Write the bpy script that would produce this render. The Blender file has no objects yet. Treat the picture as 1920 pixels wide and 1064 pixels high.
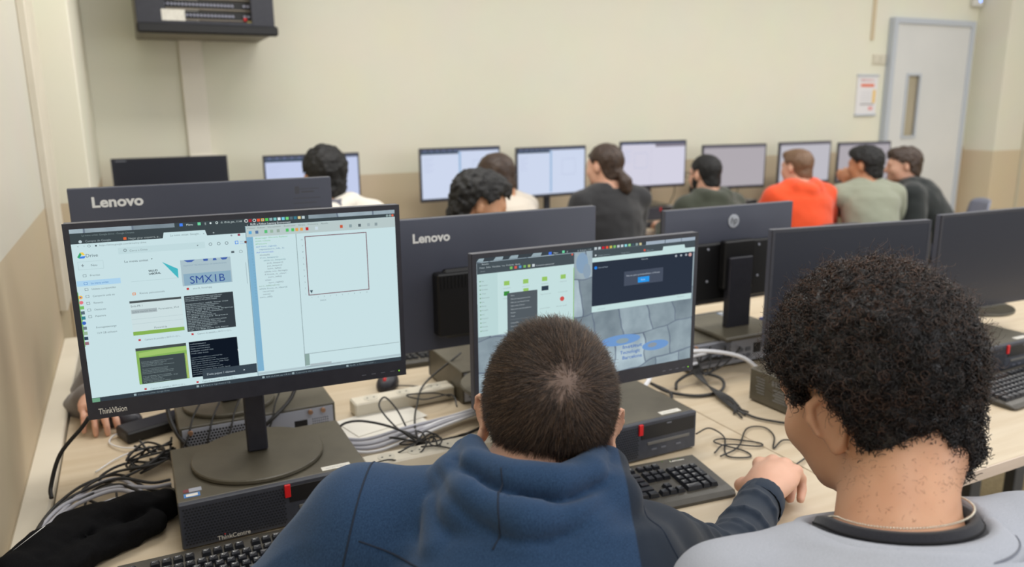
import bpy, math, random
import numpy as np
from math import sin, cos, pi, radians
from mathutils import Vector, Matrix

random.seed(7); RNG = np.random.default_rng(7)
SC = bpy.context.scene
COL = SC.collection

# ------------------------------------------------------------------ camera, world, lights, exposure
CAMLOC = np.array([0.0, 0.0, 1.51])
def cam_rot(yaw, pitch, roll):
    cy, sy, cp, sp = cos(yaw), sin(yaw), cos(pitch), sin(pitch)
    f = np.array([sy*cp, cy*cp, -sp]); r = np.array([cy, -sy, 0.0]); u = np.cross(r, f)
    cr, sr = cos(roll), sin(roll)
    return cr*r + sr*u, -sr*r + cr*u, f
_r, _u, _f = cam_rot(radians(26), radians(12.8), radians(-.6))
cam_data = bpy.data.cameras.new('camera'); cam = bpy.data.objects.new('camera', cam_data); COL.objects.link(cam)
cam.matrix_world = Matrix(((_r[0], _u[0], -_f[0], 0), (_r[1], _u[1], -_f[1], 0), (_r[2], _u[2], -_f[2], 1.51), (0, 0, 0, 1)))
cam_data.sensor_width = 36; cam_data.lens = 36*1450/1920; cam_data.clip_start = .02
cam_data.dof.use_dof = True; cam_data.dof.focus_distance = 1.14; cam_data.dof.aperture_fstop = 3.8
SC.camera = cam

SC.view_settings.view_transform = 'Standard'; SC.view_settings.look = 'None'
SC.view_settings.gamma = 1; SC.view_settings.exposure = 0.0; SC.view_settings.use_curve_mapping = False
SC.cycles.use_denoising = True
SC.cycles.max_bounces = 6; SC.cycles.diffuse_bounces = 3; SC.cycles.glossy_bounces = 3

world = bpy.data.worlds.new('world'); SC.world = world; world.use_nodes = True
_n = world.node_tree.nodes; _l = world.node_tree.links.new      # pale ceiling above, darker room below
_tc = _n.new('ShaderNodeTexCoord'); _sp = _n.new('ShaderNodeSeparateXYZ'); _mr = _n.new('ShaderNodeMapRange')
_mr.inputs['From Min'].default_value = -.25; _mr.inputs['From Max'].default_value = .45
_mx = _n.new('ShaderNodeMix'); _mx.data_type = 'RGBA'; _mx.inputs['A'].default_value = (.30, .29, .29, 1); _mx.inputs['B'].default_value = (1.0, 1.0, 1.02, 1)
_l(_tc.outputs['Generated'], _sp.inputs[0]); _l(_sp.outputs['Z'], _mr.inputs['Value']); _l(_mr.outputs[0], _mx.inputs['Factor']); _l(_mx.outputs['Result'], _n['Background'].inputs[0])
_n['Background'].inputs[1].default_value = .88

def area(name, loc, size, size_y, power, color, aim):
    l = bpy.data.lights.new(name, 'AREA'); l.shape = 'RECTANGLE'; l.size = size; l.size_y = size_y
    l.energy = power; l.color = color
    o = bpy.data.objects.new(name, l); COL.objects.link(o); o.location = loc
    o.rotation_euler = (Vector(aim) - Vector(loc)).to_track_quat('-Z', 'Y').to_euler()
    return o
for lx, ly, pw in ((.8, .4, 14), (.8, 2.8, 30), (3.4, .6, 18), (3.4, 2.8, 22), (5.6, 2.6, 27)):
    area('ceiling_lamp', (lx, ly, 3.0), 1.5, .5, pw, (1, .965, .90), (lx, ly, 0))
area('window_light', (4.5, -3.2, 2.0), 5.0, 1.8, 85, (.93, .97, 1), (2.2, 2.4, .9))

# ------------------------------------------------------------------ materials
MATS = {}
def principled(name, col, rough=.6, metal=0., spec=.5, sheen=0., coat=0., sss=0.):
    if name in MATS: return MATS[name]
    m = bpy.data.materials.new(name); m.use_nodes = True; b = m.node_tree.nodes['Principled BSDF']
    b.inputs['Base Color'].default_value = (*col, 1); b.inputs['Roughness'].default_value = rough
    b.inputs['Metallic'].default_value = metal; b.inputs['Specular IOR Level'].default_value = spec
    if sheen: b.inputs['Sheen Weight'].default_value = sheen; b.inputs['Sheen Roughness'].default_value = .5
    if coat: b.inputs['Coat Weight'].default_value = coat
    if sss:
        b.inputs['Subsurface Weight'].default_value = sss; b.inputs['Subsurface Radius'].default_value = (1, .35, .2)
        b.inputs['Subsurface Scale'].default_value = .008
    MATS[name] = m; return m
def noisy(name, c1, c2, scale=(20, 20, 20), rough=.6, detail=4, bump=0., bscale=None, lo=.35, hi=.65, **k):
    """principled material whose colour runs between c1 and c2 over a noise"""
    if name in MATS: return MATS[name]
    m = principled(name, c1, rough, **k); nt = m.node_tree; b = nt.nodes['Principled BSDF']
    tc = nt.nodes.new('ShaderNodeTexCoord'); mp = nt.nodes.new('ShaderNodeMapping'); mp.inputs['Scale'].default_value = scale
    nz = nt.nodes.new('ShaderNodeTexNoise'); nz.inputs['Scale'].default_value = 1; nz.inputs['Detail'].default_value = detail
    cr = nt.nodes.new('ShaderNodeValToRGB')
    cr.color_ramp.elements[0].position = lo; cr.color_ramp.elements[0].color = (*c1, 1)
    cr.color_ramp.elements[1].position = hi; cr.color_ramp.elements[1].color = (*c2, 1)
    L = nt.links.new
    L(tc.outputs['Object'], mp.inputs['Vector']); L(mp.outputs['Vector'], nz.inputs['Vector'])
    L(nz.outputs['Fac'], cr.inputs['Fac']); L(cr.outputs['Color'], b.inputs['Base Color'])
    if bump:
        n2 = nt.nodes.new('ShaderNodeTexNoise'); n2.inputs['Scale'].default_value = bscale or 200; n2.inputs['Detail'].default_value = 3
        bp = nt.nodes.new('ShaderNodeBump'); bp.inputs['Strength'].default_value = bump; bp.inputs['Distance'].default_value = .002
        L(tc.outputs['Object'], n2.inputs['Vector']); L(n2.outputs['Fac'], bp.inputs['Height']); L(bp.outputs['Normal'], b.inputs['Normal'])
    return m
def srgb(r, g, b):
    f = lambda c: (c/255/12.92) if c <= 10.3 else ((c/255+.055)/1.055)**2.4
    return (f(r), f(g), f(b))
def emit(rgb, s=1.0):
    name = 'glow_%d_%d_%d' % rgb + ('' if s == 1 else '_%d' % (s*10))
    if name in MATS: return MATS[name]
    m = bpy.data.materials.new(name); m.use_nodes = True; nt = m.node_tree; nt.nodes.remove(nt.nodes['Principled BSDF'])
    e = nt.nodes.new('ShaderNodeEmission'); e.inputs[0].default_value = (*srgb(*rgb), 1); e.inputs[1].default_value = s
    nt.links.new(e.outputs[0], nt.nodes['Material Output'].inputs[0]); MATS[name] = m; return m

M_BLACK = noisy('black_plastic', srgb(40, 41, 50), srgb(45, 46, 55), (60, 60, 60), .42, bump=.04, bscale=900)
M_SHELL = noisy('monitor_shell', srgb(72, 75, 88), srgb(79, 82, 95), (3, 3, 3), .4, bump=.05, bscale=900)
M_BEZ = noisy('pc_bezel', srgb(56, 59, 68), srgb(62, 65, 74), (60, 60, 60), .45)
M_CASE = noisy('case_steel', srgb(84, 79, 67), srgb(90, 85, 72), (30, 30, 30), .38, bump=.05, bscale=1200)
M_DARK = principled('deep_black', srgb(18, 18, 20), .5)
M_SCREEN_OFF = principled('dark_screen', srgb(34, 37, 48), .28)
M_KEY = noisy('key_plastic', srgb(30, 32, 38), srgb(36, 38, 44), (60, 60, 60), .35)
M_KBASE = noisy('keyboard_plastic', srgb(64, 60, 52), srgb(70, 66, 58), (50, 50, 50), .4, bump=.05, bscale=900)
M_RED = principled('red_plastic', srgb(214, 30, 34), .4)
M_WHITE = principled('white_print', srgb(225, 225, 222), .6)
M_SILVER = principled('galvanised_steel', srgb(172, 176, 188), .4, .25)
M_PORT = principled('port_metal', srgb(120, 124, 135), .45, .6)
M_BRASS = principled('screw_brass', srgb(190, 150, 120), .35, .8)
M_LABEL = noisy('label_paper', srgb(225, 222, 212), srgb(212, 208, 198), (80, 80, 80), .7)
M_CABLE = principled('black_cable', srgb(36, 35, 35), .45)
M_GCABLE = principled('grey_cable', srgb(176, 176, 184), .5)
M_WCABLE = principled('white_cable', srgb(225, 225, 228), .5)
M_LEG = principled('desk_leg_metal', srgb(96, 98, 102), .45, .4)
M_CHROME = principled('chair_tube', srgb(120, 122, 126), .3, .8)
M_TRUNK = noisy('trunking_plastic', srgb(222, 214, 196), srgb(214, 206, 188), (6, 6, 6), .5)

def wood():
    m = noisy('beech_laminate', srgb(208, 193, 168), srgb(192, 173, 144), (2.2, 26, 26), .42, detail=6, lo=.3, hi=.72)
    return m
M_WOOD = wood()
M_EDGE = noisy('desk_edge_band', srgb(214, 196, 180), srgb(202, 184, 168), (3, 40, 40), .5)

# ------------------------------------------------------------------ mesh helpers
class MB:
    def __init__(s): s.v = []; s.f = []; s.m = []; s.sm = []
    def add(s, vs, fs, mi=0, smooth=False):
        o = len(s.v); s.v += [tuple(map(float, v)) for v in vs]
        for f in fs: s.f.append(tuple(i+o for i in f)); s.m.append(mi); s.sm.append(smooth)
    def box(s, x0, x1, y0, y1, z0, z1, mi=0, R=None, c=None, bev=0):
        if x0 > x1: x0, x1 = x1, x0
        if y0 > y1: y0, y1 = y1, y0
        if z0 > z1: z0, z1 = z1, z0
        b = bev
        if b <= 0:
            vs = [(x0,y0,z0),(x1,y0,z0),(x1,y1,z0),(x0,y1,z0),(x0,y0,z1),(x1,y0,z1),(x1,y1,z1),(x0,y1,z1)]
            fs = [(0,3,2,1),(4,5,6,7),(0,1,5,4),(1,2,6,5),(2,3,7,6),(3,0,4,7)]
        else:
            vs = []; ix = {}
            X = (x0, x1); Y = (y0, y1); Z = (z0, z1); sg = (1, -1)
            for i in (0, 1):
                for j in (0, 1):
                    for k in (0, 1):
                        for a in range(3):
                            p = [X[i], Y[j], Z[k]]
                            off = [sg[i]*b, sg[j]*b, sg[k]*b]
                            for q in range(3):
                                if q != a: p[q] += off[q]
                            ix[(i, j, k, a)] = len(vs); vs.append(tuple(p))
            g = lambda i, j, k, a: ix[(i, j, k, a)]
            fs = []
            for a in range(3):
                for e in (0, 1):
                    o = [q for q in range(3) if q != a]; loop = []
                    for (u, w) in ((0, 0), (1, 0), (1, 1), (0, 1)):
                        c3 = [0, 0, 0]; c3[a] = e; c3[o[0]] = u; c3[o[1]] = w; loop.append(g(*c3, a))
                    fs.append(tuple(loop))
            for a in range(3):
                o = [q for q in range(3) if q != a]
                for u in (0, 1):
                    for w in (0, 1):
                        c0 = [0, 0, 0]; c0[o[0]] = u; c0[o[1]] = w; c1 = list(c0); c1[a] = 1
                        fs.append((g(*c0, o[0]), g(*c1, o[0]), g(*c1, o[1]), g(*c0, o[1])))
            for i in (0, 1):
                for j in (0, 1):
                    for k in (0, 1): fs.append((g(i, j, k, 0), g(i, j, k, 1), g(i, j, k, 2)))
            # orient outward
            cen = Vector(((x0+x1)/2, (y0+y1)/2, (z0+z1)/2)); out = []
            for f in fs:
                p = [Vector(vs[i]) for i in f]; n = (p[1]-p[0]).cross(p[2]-p[0]); mid = sum(p, Vector())/len(p)
                out.append(f if n.dot(mid-cen) > 0 else tuple(reversed(f)))
            fs = out
        if R is not None:
            c = Vector(c or (0, 0, 0)); vs = [tuple(R @ (Vector(v)-c) + c) for v in vs]
        s.add(vs, fs, mi)
    def cyl(s, p0, p1, r0, r1=None, n=16, mi=0, cap=True, smooth=True):
        r1 = r0 if r1 is None else r1; p0 = Vector(p0); p1 = Vector(p1); d = (p1-p0).normalized()
        a = d.orthogonal().normalized(); b = d.cross(a); o = len(s.v)
        for p, r in ((p0, r0), (p1, r1)):
            for i in range(n):
                t = 2*pi*i/n; s.v.append(tuple(p + a*(r*cos(t)) + b*(r*sin(t))))
        for i in range(n):
            j = (i+1) % n; s.f.append((o+i, o+j, o+n+j, o+n+i)); s.m.append(mi); s.sm.append(smooth)
        if cap:
            s.f.append(tuple(o+i for i in reversed(range(n)))); s.m.append(mi); s.sm.append(False)
            s.f.append(tuple(o+n+i for i in range(n))); s.m.append(mi); s.sm.append(False)
    def tube(s, pts, r, n=8, mi=0, sub=6, spline=True):
        P = [Vector(p) for p in pts]
        if spline and len(P) > 2:
            Q = [P[0]*2-P[1]] + P + [P[-1]*2-P[-2]]; out = []
            for i in range(1, len(Q)-2):
                for k in range(sub):
                    t = k/sub; a, b, c, d = Q[i-1], Q[i], Q[i+1], Q[i+2]
                    out.append(.5*((2*b) + (c-a)*t + (2*a-5*b+4*c-d)*t*t + (3*b-a-3*c+d)*t**3))
            P = out + [P[-1]]
        o = len(s.v); up = Vector((0, 0, 1)); prev = None
        for i, p in enumerate(P):
            d = (P[min(i+1, len(P)-1)] - P[max(i-1, 0)])
            d = d.normalized() if d.length > 1e-9 else Vector((1, 0, 0))
            if prev is None: prev = d.orthogonal().normalized()
            a = (prev - d*prev.dot(d)); a = a.normalized() if a.length > 1e-6 else d.orthogonal().normalized(); prev = a
            b = d.cross(a); rr = r[min(i*len(r)//len(P), len(r)-1)] if isinstance(r, (list, tuple)) else r
            for k in range(n):
                t = 2*pi*k/n; s.v.append(tuple(p + a*(rr*cos(t)) + b*(rr*sin(t))))
        for i in range(len(P)-1):
            for k in range(n):
                j = (k+1) % n; s.f.append((o+i*n+k, o+i*n+j, o+(i+1)*n+j, o+(i+1)*n+k)); s.m.append(mi); s.sm.append(True)
        s.f.append(tuple(o+k for k in reversed(range(n)))); s.m.append(mi); s.sm.append(False)
        e = o+(len(P)-1)*n; s.f.append(tuple(e+k for k in range(n))); s.m.append(mi); s.sm.append(False)
    def prism(s, poly, lo, hi, ax='z', mi=0, smooth=False):
        n = len(poly); mk = {'z': lambda a, b, c: (a, b, c), 'y': lambda a, b, c: (a, c, b), 'x': lambda a, b, c: (c, a, b)}[ax]
        vs = [mk(a, b, lo) for a, b in poly] + [mk(a, b, hi) for a, b in poly]
        fs = [tuple(range(n)), tuple(range(2*n-1, n-1, -1))] + [(i, i+n, (i+1) % n+n, (i+1) % n) for i in range(n)]
        s.add(vs, fs, mi, smooth)
    def quad(s, a, b, c, d, mi=0): s.add([a, b, c, d], [(0, 1, 2, 3)], mi)
    def ell(s, c, r, mi=0, nu=16, nv=10, R=None):
        vs = [(0, 0, r[2])] ; fs = []
        for j in range(1, nv):
            for i in range(nu):
                th = pi*j/nv; ph = 2*pi*i/nu; vs.append((r[0]*sin(th)*cos(ph), r[1]*sin(th)*sin(ph), r[2]*cos(th)))
        vs.append((0, 0, -r[2])); e = len(vs)-1
        for i in range(nu):
            j = (i+1) % nu; fs.append((0, 1+i, 1+j)); fs.append((e, e-nu+j, e-nu+i))
        for k in range(nv-2):
            for i in range(nu):
                j = (i+1) % nu; a = 1+k*nu; fs.append((a+i, a+nu+i, a+nu+j, a+j))
        c = Vector(c); R = R or Matrix.Identity(3)
        s.add([tuple(R @ Vector(v) + c) for v in vs], fs, mi, True)
    def xf(s, M, start=0):
        s.v = s.v[:start] + [tuple(M @ Vector(v)) for v in s.v[start:]]
    def obj(s, name, mats, parent=None, kind=None, loc=None):
        me = bpy.data.meshes.new(name); me.from_pydata(s.v, [], s.f)
        mats = mats if isinstance(mats, (list, tuple)) else [mats]
        for m in mats: me.materials.append(m)
        me.polygons.foreach_set('material_index', s.m); me.polygons.foreach_set('use_smooth', s.sm)
        me.update(); return link(name, me, parent, kind, loc)
def link(name, me, parent=None, kind=None, loc=None):
    o = bpy.data.objects.new(name, me); COL.objects.link(o)
    if parent: o.parent = parent
    if kind: o['kind'] = kind
    if loc is not None: o.location = loc
    return o
def raw_mesh(name, v, f, mats, smooth=True, mi=None):
    """numpy arrays (tris or quads) to a mesh"""
    me = bpy.data.meshes.new(name); v = np.asarray(v, np.float32); f = np.asarray(f, np.int32); k = f.shape[1]
    me.vertices.add(len(v)); me.vertices.foreach_set('co', v.ravel())
    me.loops.add(f.size); me.loops.foreach_set('vertex_index', f.ravel())
    me.polygons.add(len(f)); me.polygons.foreach_set('loop_start', np.arange(0, f.size, k, dtype=np.int32))
    me.polygons.foreach_set('loop_total', np.full(len(f), k, np.int32))
    me.polygons.foreach_set('use_smooth', np.full(len(f), smooth))
    for m in (mats if isinstance(mats, (list, tuple)) else [mats]): me.materials.append(m)
    if mi is not None: me.polygons.foreach_set('material_index', mi.astype(np.int32))
    me.update(calc_edges=True); me.validate(); return me
def thing(name, label, cat, loc=(0, 0, 0), rz=0, group=None):
    o = bpy.data.objects.new(name, None); COL.objects.link(o); o.location = loc; o.rotation_euler = (0, 0, rz)
    o['label'] = label; o['category'] = cat
    if group: o['group'] = group
    return o
def tag(o, label, cat, group=None):
    o['label'] = label; o['category'] = cat
    if group: o['group'] = group
    return o
def dup(root, loc, rz=0, label=None, group=None, skip=()):
    def cp(o, par):
        c = o.copy(); COL.objects.link(c); c.parent = par
        for ch in o.children:
            if not any(ch.name.startswith(k) for k in skip): cp(ch, c)
        return c
    r = cp(root, None); r.location = loc; r.rotation_euler = (0, 0, rz)
    if label: r['label'] = label
    if group: r['group'] = group
    elif 'group' in r: del r['group']
    return r
_tc = {}
def text_geo(s, size, bold=0.):
    k = (s, bold)
    if k not in _tc:
        cu = bpy.data.curves.new('t', 'FONT'); cu.body = s; cu.size = 1; cu.offset = bold; cu.resolution_u = 3
        o = bpy.data.objects.new('t', cu); COL.objects.link(o)
        dg = bpy.context.evaluated_depsgraph_get(); me = bpy.data.meshes.new_from_object(o.evaluated_get(dg))
        _tc[k] = ([tuple(v.co) for v in me.vertices], [tuple(p.vertices) for p in me.polygons])
        bpy.data.objects.remove(o); bpy.data.curves.remove(cu); bpy.data.meshes.remove(me)
    v, f = _tc[k]; return [(x*size, y*size, 0) for x, y, z in v], f
def text_w(s, bold=0.):
    v, f = text_geo(s, 1, bold); return max([a[0] for a in v], default=.01)
def put_text(mb, s, origin, right, up, height, mi=0, bold=0., width=None):
    """height = letter height (cap), width squeezes to fit"""
    v, f = text_geo(s, 1, bold); o = Vector(origin); r = Vector(right); u = Vector(up); k = height/.70
    kx = k if width is None else width/text_w(s, bold)
    mb.add([tuple(o + r*(x*kx) + u*(y*k)) for x, y, z in v], f, mi)

# ------------------------------------------------------------------ the room
T = .73
def wall_mat(name, light, tan, zline):
    m = principled(name, light, .75); nt = m.node_tree; b = nt.nodes['Principled BSDF']; L = nt.links.new
    tc = nt.nodes.new('ShaderNodeTexCoord'); sp = nt.nodes.new('ShaderNodeSeparateXYZ')
    gt = nt.nodes.new('ShaderNodeMath'); gt.operation = 'GREATER_THAN'; gt.inputs[1].default_value = zline
    n = nt.nodes.new('ShaderNodeTexNoise'); n.inputs['Scale'].default_value = 3; n.inputs['Detail'].default_value = 3
    mx = nt.nodes.new('ShaderNodeMix'); mx.data_type = 'RGBA'; mx.inputs['A'].default_value = (*tan, 1); mx.inputs['B'].default_value = (*light, 1)
    m2 = nt.nodes.new('ShaderNodeMix'); m2.data_type = 'RGBA'; m2.blend_type = 'MULTIPLY'; m2.inputs['Factor'].default_value = .08
    n3 = nt.nodes.new('ShaderNodeTexNoise'); n3.inputs['Scale'].default_value = 260; bp = nt.nodes.new('ShaderNodeBump')
    bp.inputs['Strength'].default_value = .12; bp.inputs['Distance'].default_value = .001
    L(tc.outputs['Object'], sp.inputs[0]); L(sp.outputs['Z'], gt.inputs[0]); L(gt.outputs[0], mx.inputs['Factor'])
    L(tc.outputs['Object'], n.inputs['Vector']); L(mx.outputs['Result'], m2.inputs['A']); L(n.outputs['Color'], m2.inputs['B'])
    L(m2.outputs['Result'], b.inputs['Base Color']); L(tc.outputs['Object'], n3.inputs['Vector'])
    L(n3.outputs['Fac'], bp.inputs['Height']); L(bp.outputs['Normal'], b.inputs['Normal'])
    return m
CREAM = srgb(228, 225, 206); TAN = srgb(206, 190, 162)
MW_BACK = wall_mat('painted_wall_back', CREAM, TAN, 1.11)
MW_LEFT = wall_mat('painted_wall_left', srgb(212, 208, 194), srgb(196, 180, 152), 1.2)
def struct(name, mb, mats, parent=None):
    o = mb.obj(name, mats, parent)
    if parent is None: o['kind'] = 'structure'
    return o
mb = MB(); mb.box(-.42, 8.6, -1.2, 5.0, -.06, 0)
struct('floor', mb, noisy('terrazzo_floor', srgb(206, 190, 150), srgb(178, 160, 124), (60, 60, 60), .35, detail=5))
mb = MB(); mb.box(-.42, 8.6, 4.8, 4.96, 0, 3.1); struct('wall_back', mb, MW_BACK)
mb = MB(); mb.box(-.42, -.27, -1.2, 4.8, 0, 3.1); struct('wall_left', mb, MW_LEFT)
mb = MB(); mb.box(-.27, -.145, 3.42, 4.8, 0, 3.1, bev=.004); struct('wall_left_column', mb, wall_mat('painted_column', CREAM, TAN, 1.17))
mb = MB(); mb.box(7.12, 8.6, 4.5, 4.8, 0, 3.1, bev=.004); struct('wall_right_pillar', mb, wall_mat('painted_pillar', srgb(222, 219, 202), TAN, 1.08))
mb = MB(); mb.box(8.45, 8.6, -1.2, 4.5, 0, 3.1); struct('wall_right', mb, MW_BACK)
mb = MB(); mb.box(7.52, 7.545, 4.485, 4.4995, 0, 3.1); struct('trim_1', mb, principled('groove', srgb(190, 184, 164), .6))
# vertical trunking on the left wall and conduit on the back wall
mb = MB(); mb.box(-.27, -.245, 3.0, 3.3, .84, 3.1, bev=.003); struct('trim_2', mb, M_TRUNK)
mb = MB(); mb.box(.31, .43, 4.775, 4.8, 1.22, 3.1, bev=.003); mb.box(.31, .46, 4.765, 4.8, 1.12, 1.27, bev=.003); struct('trim_3', mb, principled('conduit_paint', srgb(232, 226, 212), .6))
mb = MB(); mb.box(5.735, 5.765, 4.785, 4.8, 2.04, 3.1); struct('trim_4', mb, principled('conduit_tan', srgb(206, 190, 160), .6))
mb = MB(); mb.box(-.27, -.215, .6, 3.0, .66, .745, bev=.004); struct('trim_5', mb, M_TRUNK)
mb = MB(); mb.box(-.268, -.255, -1.2, 4.8, 0, .08); struct('baseboard_left', mb, M_TRUNK)
mb = MB(); mb.box(-.14, 5.9, 4.785, 4.8, 0, .08); struct('baseboard_back', mb, M_TRUNK)

# door with narrow glass
M_DOOR = noisy('door_paint', srgb(214, 214, 212), srgb(206, 207, 206), (1.5, 1.5, 1.5), .5)
M_FRAME = principled('door_frame_paint', srgb(184, 190, 198), .5)
d = bpy.data.objects.new('door_1', None); COL.objects.link(d); d.location = (5.95, 4.8, 0); d['kind'] = 'structure'
mb = MB()
W0, H0 = 1.07, 2.23
mb.box(.05, .235, -.045, 0, 0, H0-.05); mb.box(.40, W0-.05, -.045, 0, 0, H0-.05)
mb.box(.235, .40, -.045, 0, 0, 1.22); mb.box(.235, .40, -.045, 0, 1.76, H0-.05)
mb.obj('door_leaf', M_DOOR, d)
mb = MB(); mb.box(0, .05, -.06, 0, 0, H0, bev=.004); mb.box(W0-.05, W0, -.06, 0, 0, H0, bev=.004); mb.box(.05, W0-.05, -.06, 0, H0-.05, H0, bev=.004); mb.obj('door_frame', M_FRAME, d)
mb = MB(); mb.box(.225, .245, -.055, -.04, 1.21, 1.77); mb.box(.39, .41, -.055, -.04, 1.21, 1.77); mb.box(.245, .39, -.055, -.04, 1.75, 1.77); mb.box(.245, .39, -.055, -.04, 1.21, 1.23); mb.obj('glazing_bead', M_FRAME, d)
mb = MB(); mb.box(.24, .395, -.03, -.022, 1.225, 1.755); mb.obj('pane', noisy('door_glass', srgb(176, 166, 144), srgb(160, 150, 128), (1, 1, 2), .15, coat=.4), d)
mb = MB(); mb.cyl((.12, -.045, 1.0), (.12, -.09, 1.0), .012, mi=0); mb.box(.11, .24, -.1, -.085, .99, 1.012, bev=.003); mb.obj('handle', M_CHROME, d)

# safety notice, switch, router
t = thing('notice_board', 'white notice with a red title band and yellow side hung left of the door', 'poster', (5.62, 4.8, 1.42))
mb = MB(); mb.box(0, .245, -.012, 0, 0, .33, bev=.002); mb.obj('panel', principled('notice_white', srgb(226, 224, 226), .5), t)
for z_ in (-.008, .322):
    mb = MB(); mb.box(-.004, .249, -.018, 0, z_, z_+.016); mb.obj('rail', M_FRAME, t)
pm = MB()
pm.box(.04, .2, -.0135, -.012, .235, .26, 0); pm.box(.19, .225, -.0135, -.012, .1, .21, 1); pm.box(.045, .21, -.0135, -.012, .085, .095, 2)
put_text(pm, 'EMERGENCIA', (.035, -.0135, .282), (1, 0, 0), (0, 0, 1), .018, 3, .01, .16)
for i in range(5): pm.box(.05, .17, -.0135, -.012, .11+i*.02, .115+i*.02, 4)
pm.box(.15, .2, -.0135, -.012, .04, .07, 3)
pm.obj('print', [principled('notice_red', srgb(226, 120, 92), .6), principled('notice_yellow', srgb(232, 196, 120), .6), principled('notice_grey', srgb(150, 146, 150), .6), principled('notice_pink', srgb(226, 160, 160), .6), principled('notice_pale', srgb(205, 205, 210), .6)], t)
t = thing('light_switch', 'pale double light switch above the notice left of the door', 'switch', (5.78, 4.8, 1.84))
mb = MB(); mb.box(0, .16, -.01, 0, 0, .09, bev=.003); mb.obj('plate', principled('switch_plate', srgb(218, 212, 192), .5), t)
mb = MB(); mb.box(.01, .075, -.016, -.01, .01, .08, bev=.002); mb.box(.085, .15, -.016, -.01, .01, .08, bev=.002); mb.obj('rocker', principled('switch_rocker', srgb(208, 202, 184), .45), t)
t = thing('wireless_router', 'small white wall unit with a glowing blue light above the door corner', 'router', (6.98, 4.8, 2.36))
mb = MB(); mb.box(0, .12, -.05, 0, 0, .16, bev=.01); mb.obj('casing', principled('router_white', srgb(214, 212, 204), .5), t)
mb = MB(); mb.ell((.07, -.053, .05), (.012, .006, .012)); mb.obj('indicator_light', emit((120, 160, 255), 4), t)

# wall cabinet with patch panels behind a glass front
t = thing('network_cabinet', 'black wall-mounted network cabinet with patch panels above the far monitors', 'cabinet', (.103, 4.24, 1.89))
cw, cd, ch = .635, .56, .5
mb = MB(); mb.box(0, .025, .02, cd, 0, ch, bev=.003); mb.box(cw-.025, cw, .02, cd, 0, ch, bev=.003); mb.box(.025, cw-.025, .02, cd, ch-.02, ch); mb.box(.025, cw-.025, .02, cd, 0, .018); mb.box(.025, cw-.025, cd-.02, cd, .018, ch-.02)
mb.obj('casing', noisy('cabinet_steel', srgb(128, 122, 108), srgb(118, 112, 100), (4, 4, 4), .5), t)
mb = MB(); mb.box(-.004, cw+.012, -.03, .02, -.012, .035, bev=.008); mb.obj('bottom_rail', M_DARK, t)
mb = MB(); mb.box(0, .13, -.005, .02, .035, ch, bev=.002); mb.box(cw-.11, cw, -.005, .02, .035, ch, bev=.002); mb.box(.13, cw-.11, -.005, .02, .035, .05); mb.obj('door_frame', M_BLACK, t)
for k, z in enumerate((.085, .135, .185, .235)):
    mb = MB(); mb.box(.1, cw-.09, .06, .075, z-.018, z+.018); pp = mb.obj('patch_panel', M_DARK, t)
    mb = MB()
    for i in range(20): mb.cyl((.13+i*.0165, .062, z), (.13+i*.0165, .045, z-.004), .0058, n=8)
    for i in range(3): mb.cyl((.50+i*.018, .062, z), (.50+i*.018, .045, z-.002), .0058, n=8)
    mb.obj('patch_plug', principled('plug_grey', srgb(170, 172, 190), .4), pp, kind='stuff')
    mb = MB(); mb.box(.1, cw-.09, .05, .065, z-.025, z-.02); mb.obj('rail', principled('rail_beige', srgb(140, 130, 116), .5), pp)
mb = MB(); mb.box(.11, .215, -.008, -.0055, .048, .10); mb.obj('paper_label', M_LABEL, t)
mb = MB(); mb.ell((.5, .04, .068), (.009, .006, .009)); mb.obj('red_plug', M_RED, t)
mb = MB(); mb.box(.51, .55, .035, .045, .05, .06); mb.obj('yellow_tag', principled('tag_yellow', srgb(190, 176, 80), .5), t)

# ------------------------------------------------------------------ desks
def desk(x0, x1, y0, y1, label, front='near'):
    t = thing('desk', label, 'desk', (x0, y0, 0)); w, dd = x1-x0, y1-y0
    mb = MB(); mb.box(.0015, w-.0015, .002, dd-.0015, T-.028, T, bev=.0015); mb.obj('desktop', M_WOOD, t)
    mb = MB(); mb.box(.0015, w-.0015, -.001, .002, T-.027, T-.001); mb.obj('edge_band', M_EDGE, t)
    for lx in (.10, w-.16):
        for ly in (.06, dd-.1):
            mb = MB(); mb.box(lx, lx+.06, ly, ly+.04, 0, T-.028, bev=.003); mb.obj('leg', M_LEG, t)
    for lx in (.10, w-.16):
        mb = MB(); mb.box(lx+.01, lx+.05, .10, dd-.10, T-.07, T-.03); mb.obj('crossbar', M_LEG, t)
    return t
desk(-.213, 1.263, .95, 1.66, 'pale wooden desk under the lit screen nearest the left wall')
desk(1.263, 2.74, .95, 1.66, 'pale wooden desk under the two dark screens at the right')
desk(2.74, 4.2, .95, 1.66, 'pale wooden desk at the far right, beyond the curly-haired boy')
desk(-.213, 1.263, 1.66, 2.37, 'pale wooden desk of the facing row nearest the left wall')
desk(1.263, 2.74, 1.66, 2.37, 'pale wooden desk of the facing row behind the round-logo monitor')
desk(2.74, 4.2, 1.66, 2.37, 'pale wooden desk of the facing row furthest right')
BY0, BY1 = 4.04, 4.74
for i, (a, b, l) in enumerate(((-.13, 1.36, 'long pale desk against the back wall at its left end'), (1.36, 2.83, 'long pale desk against the back wall under the ponytailed person\'s screen'), (2.83, 4.3, 'long pale desk against the back wall in front of the bearded person'), (4.3, 5.75, 'long pale desk against the back wall nearest the door'))):
    desk(a, b, BY0, BY1, l)

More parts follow.
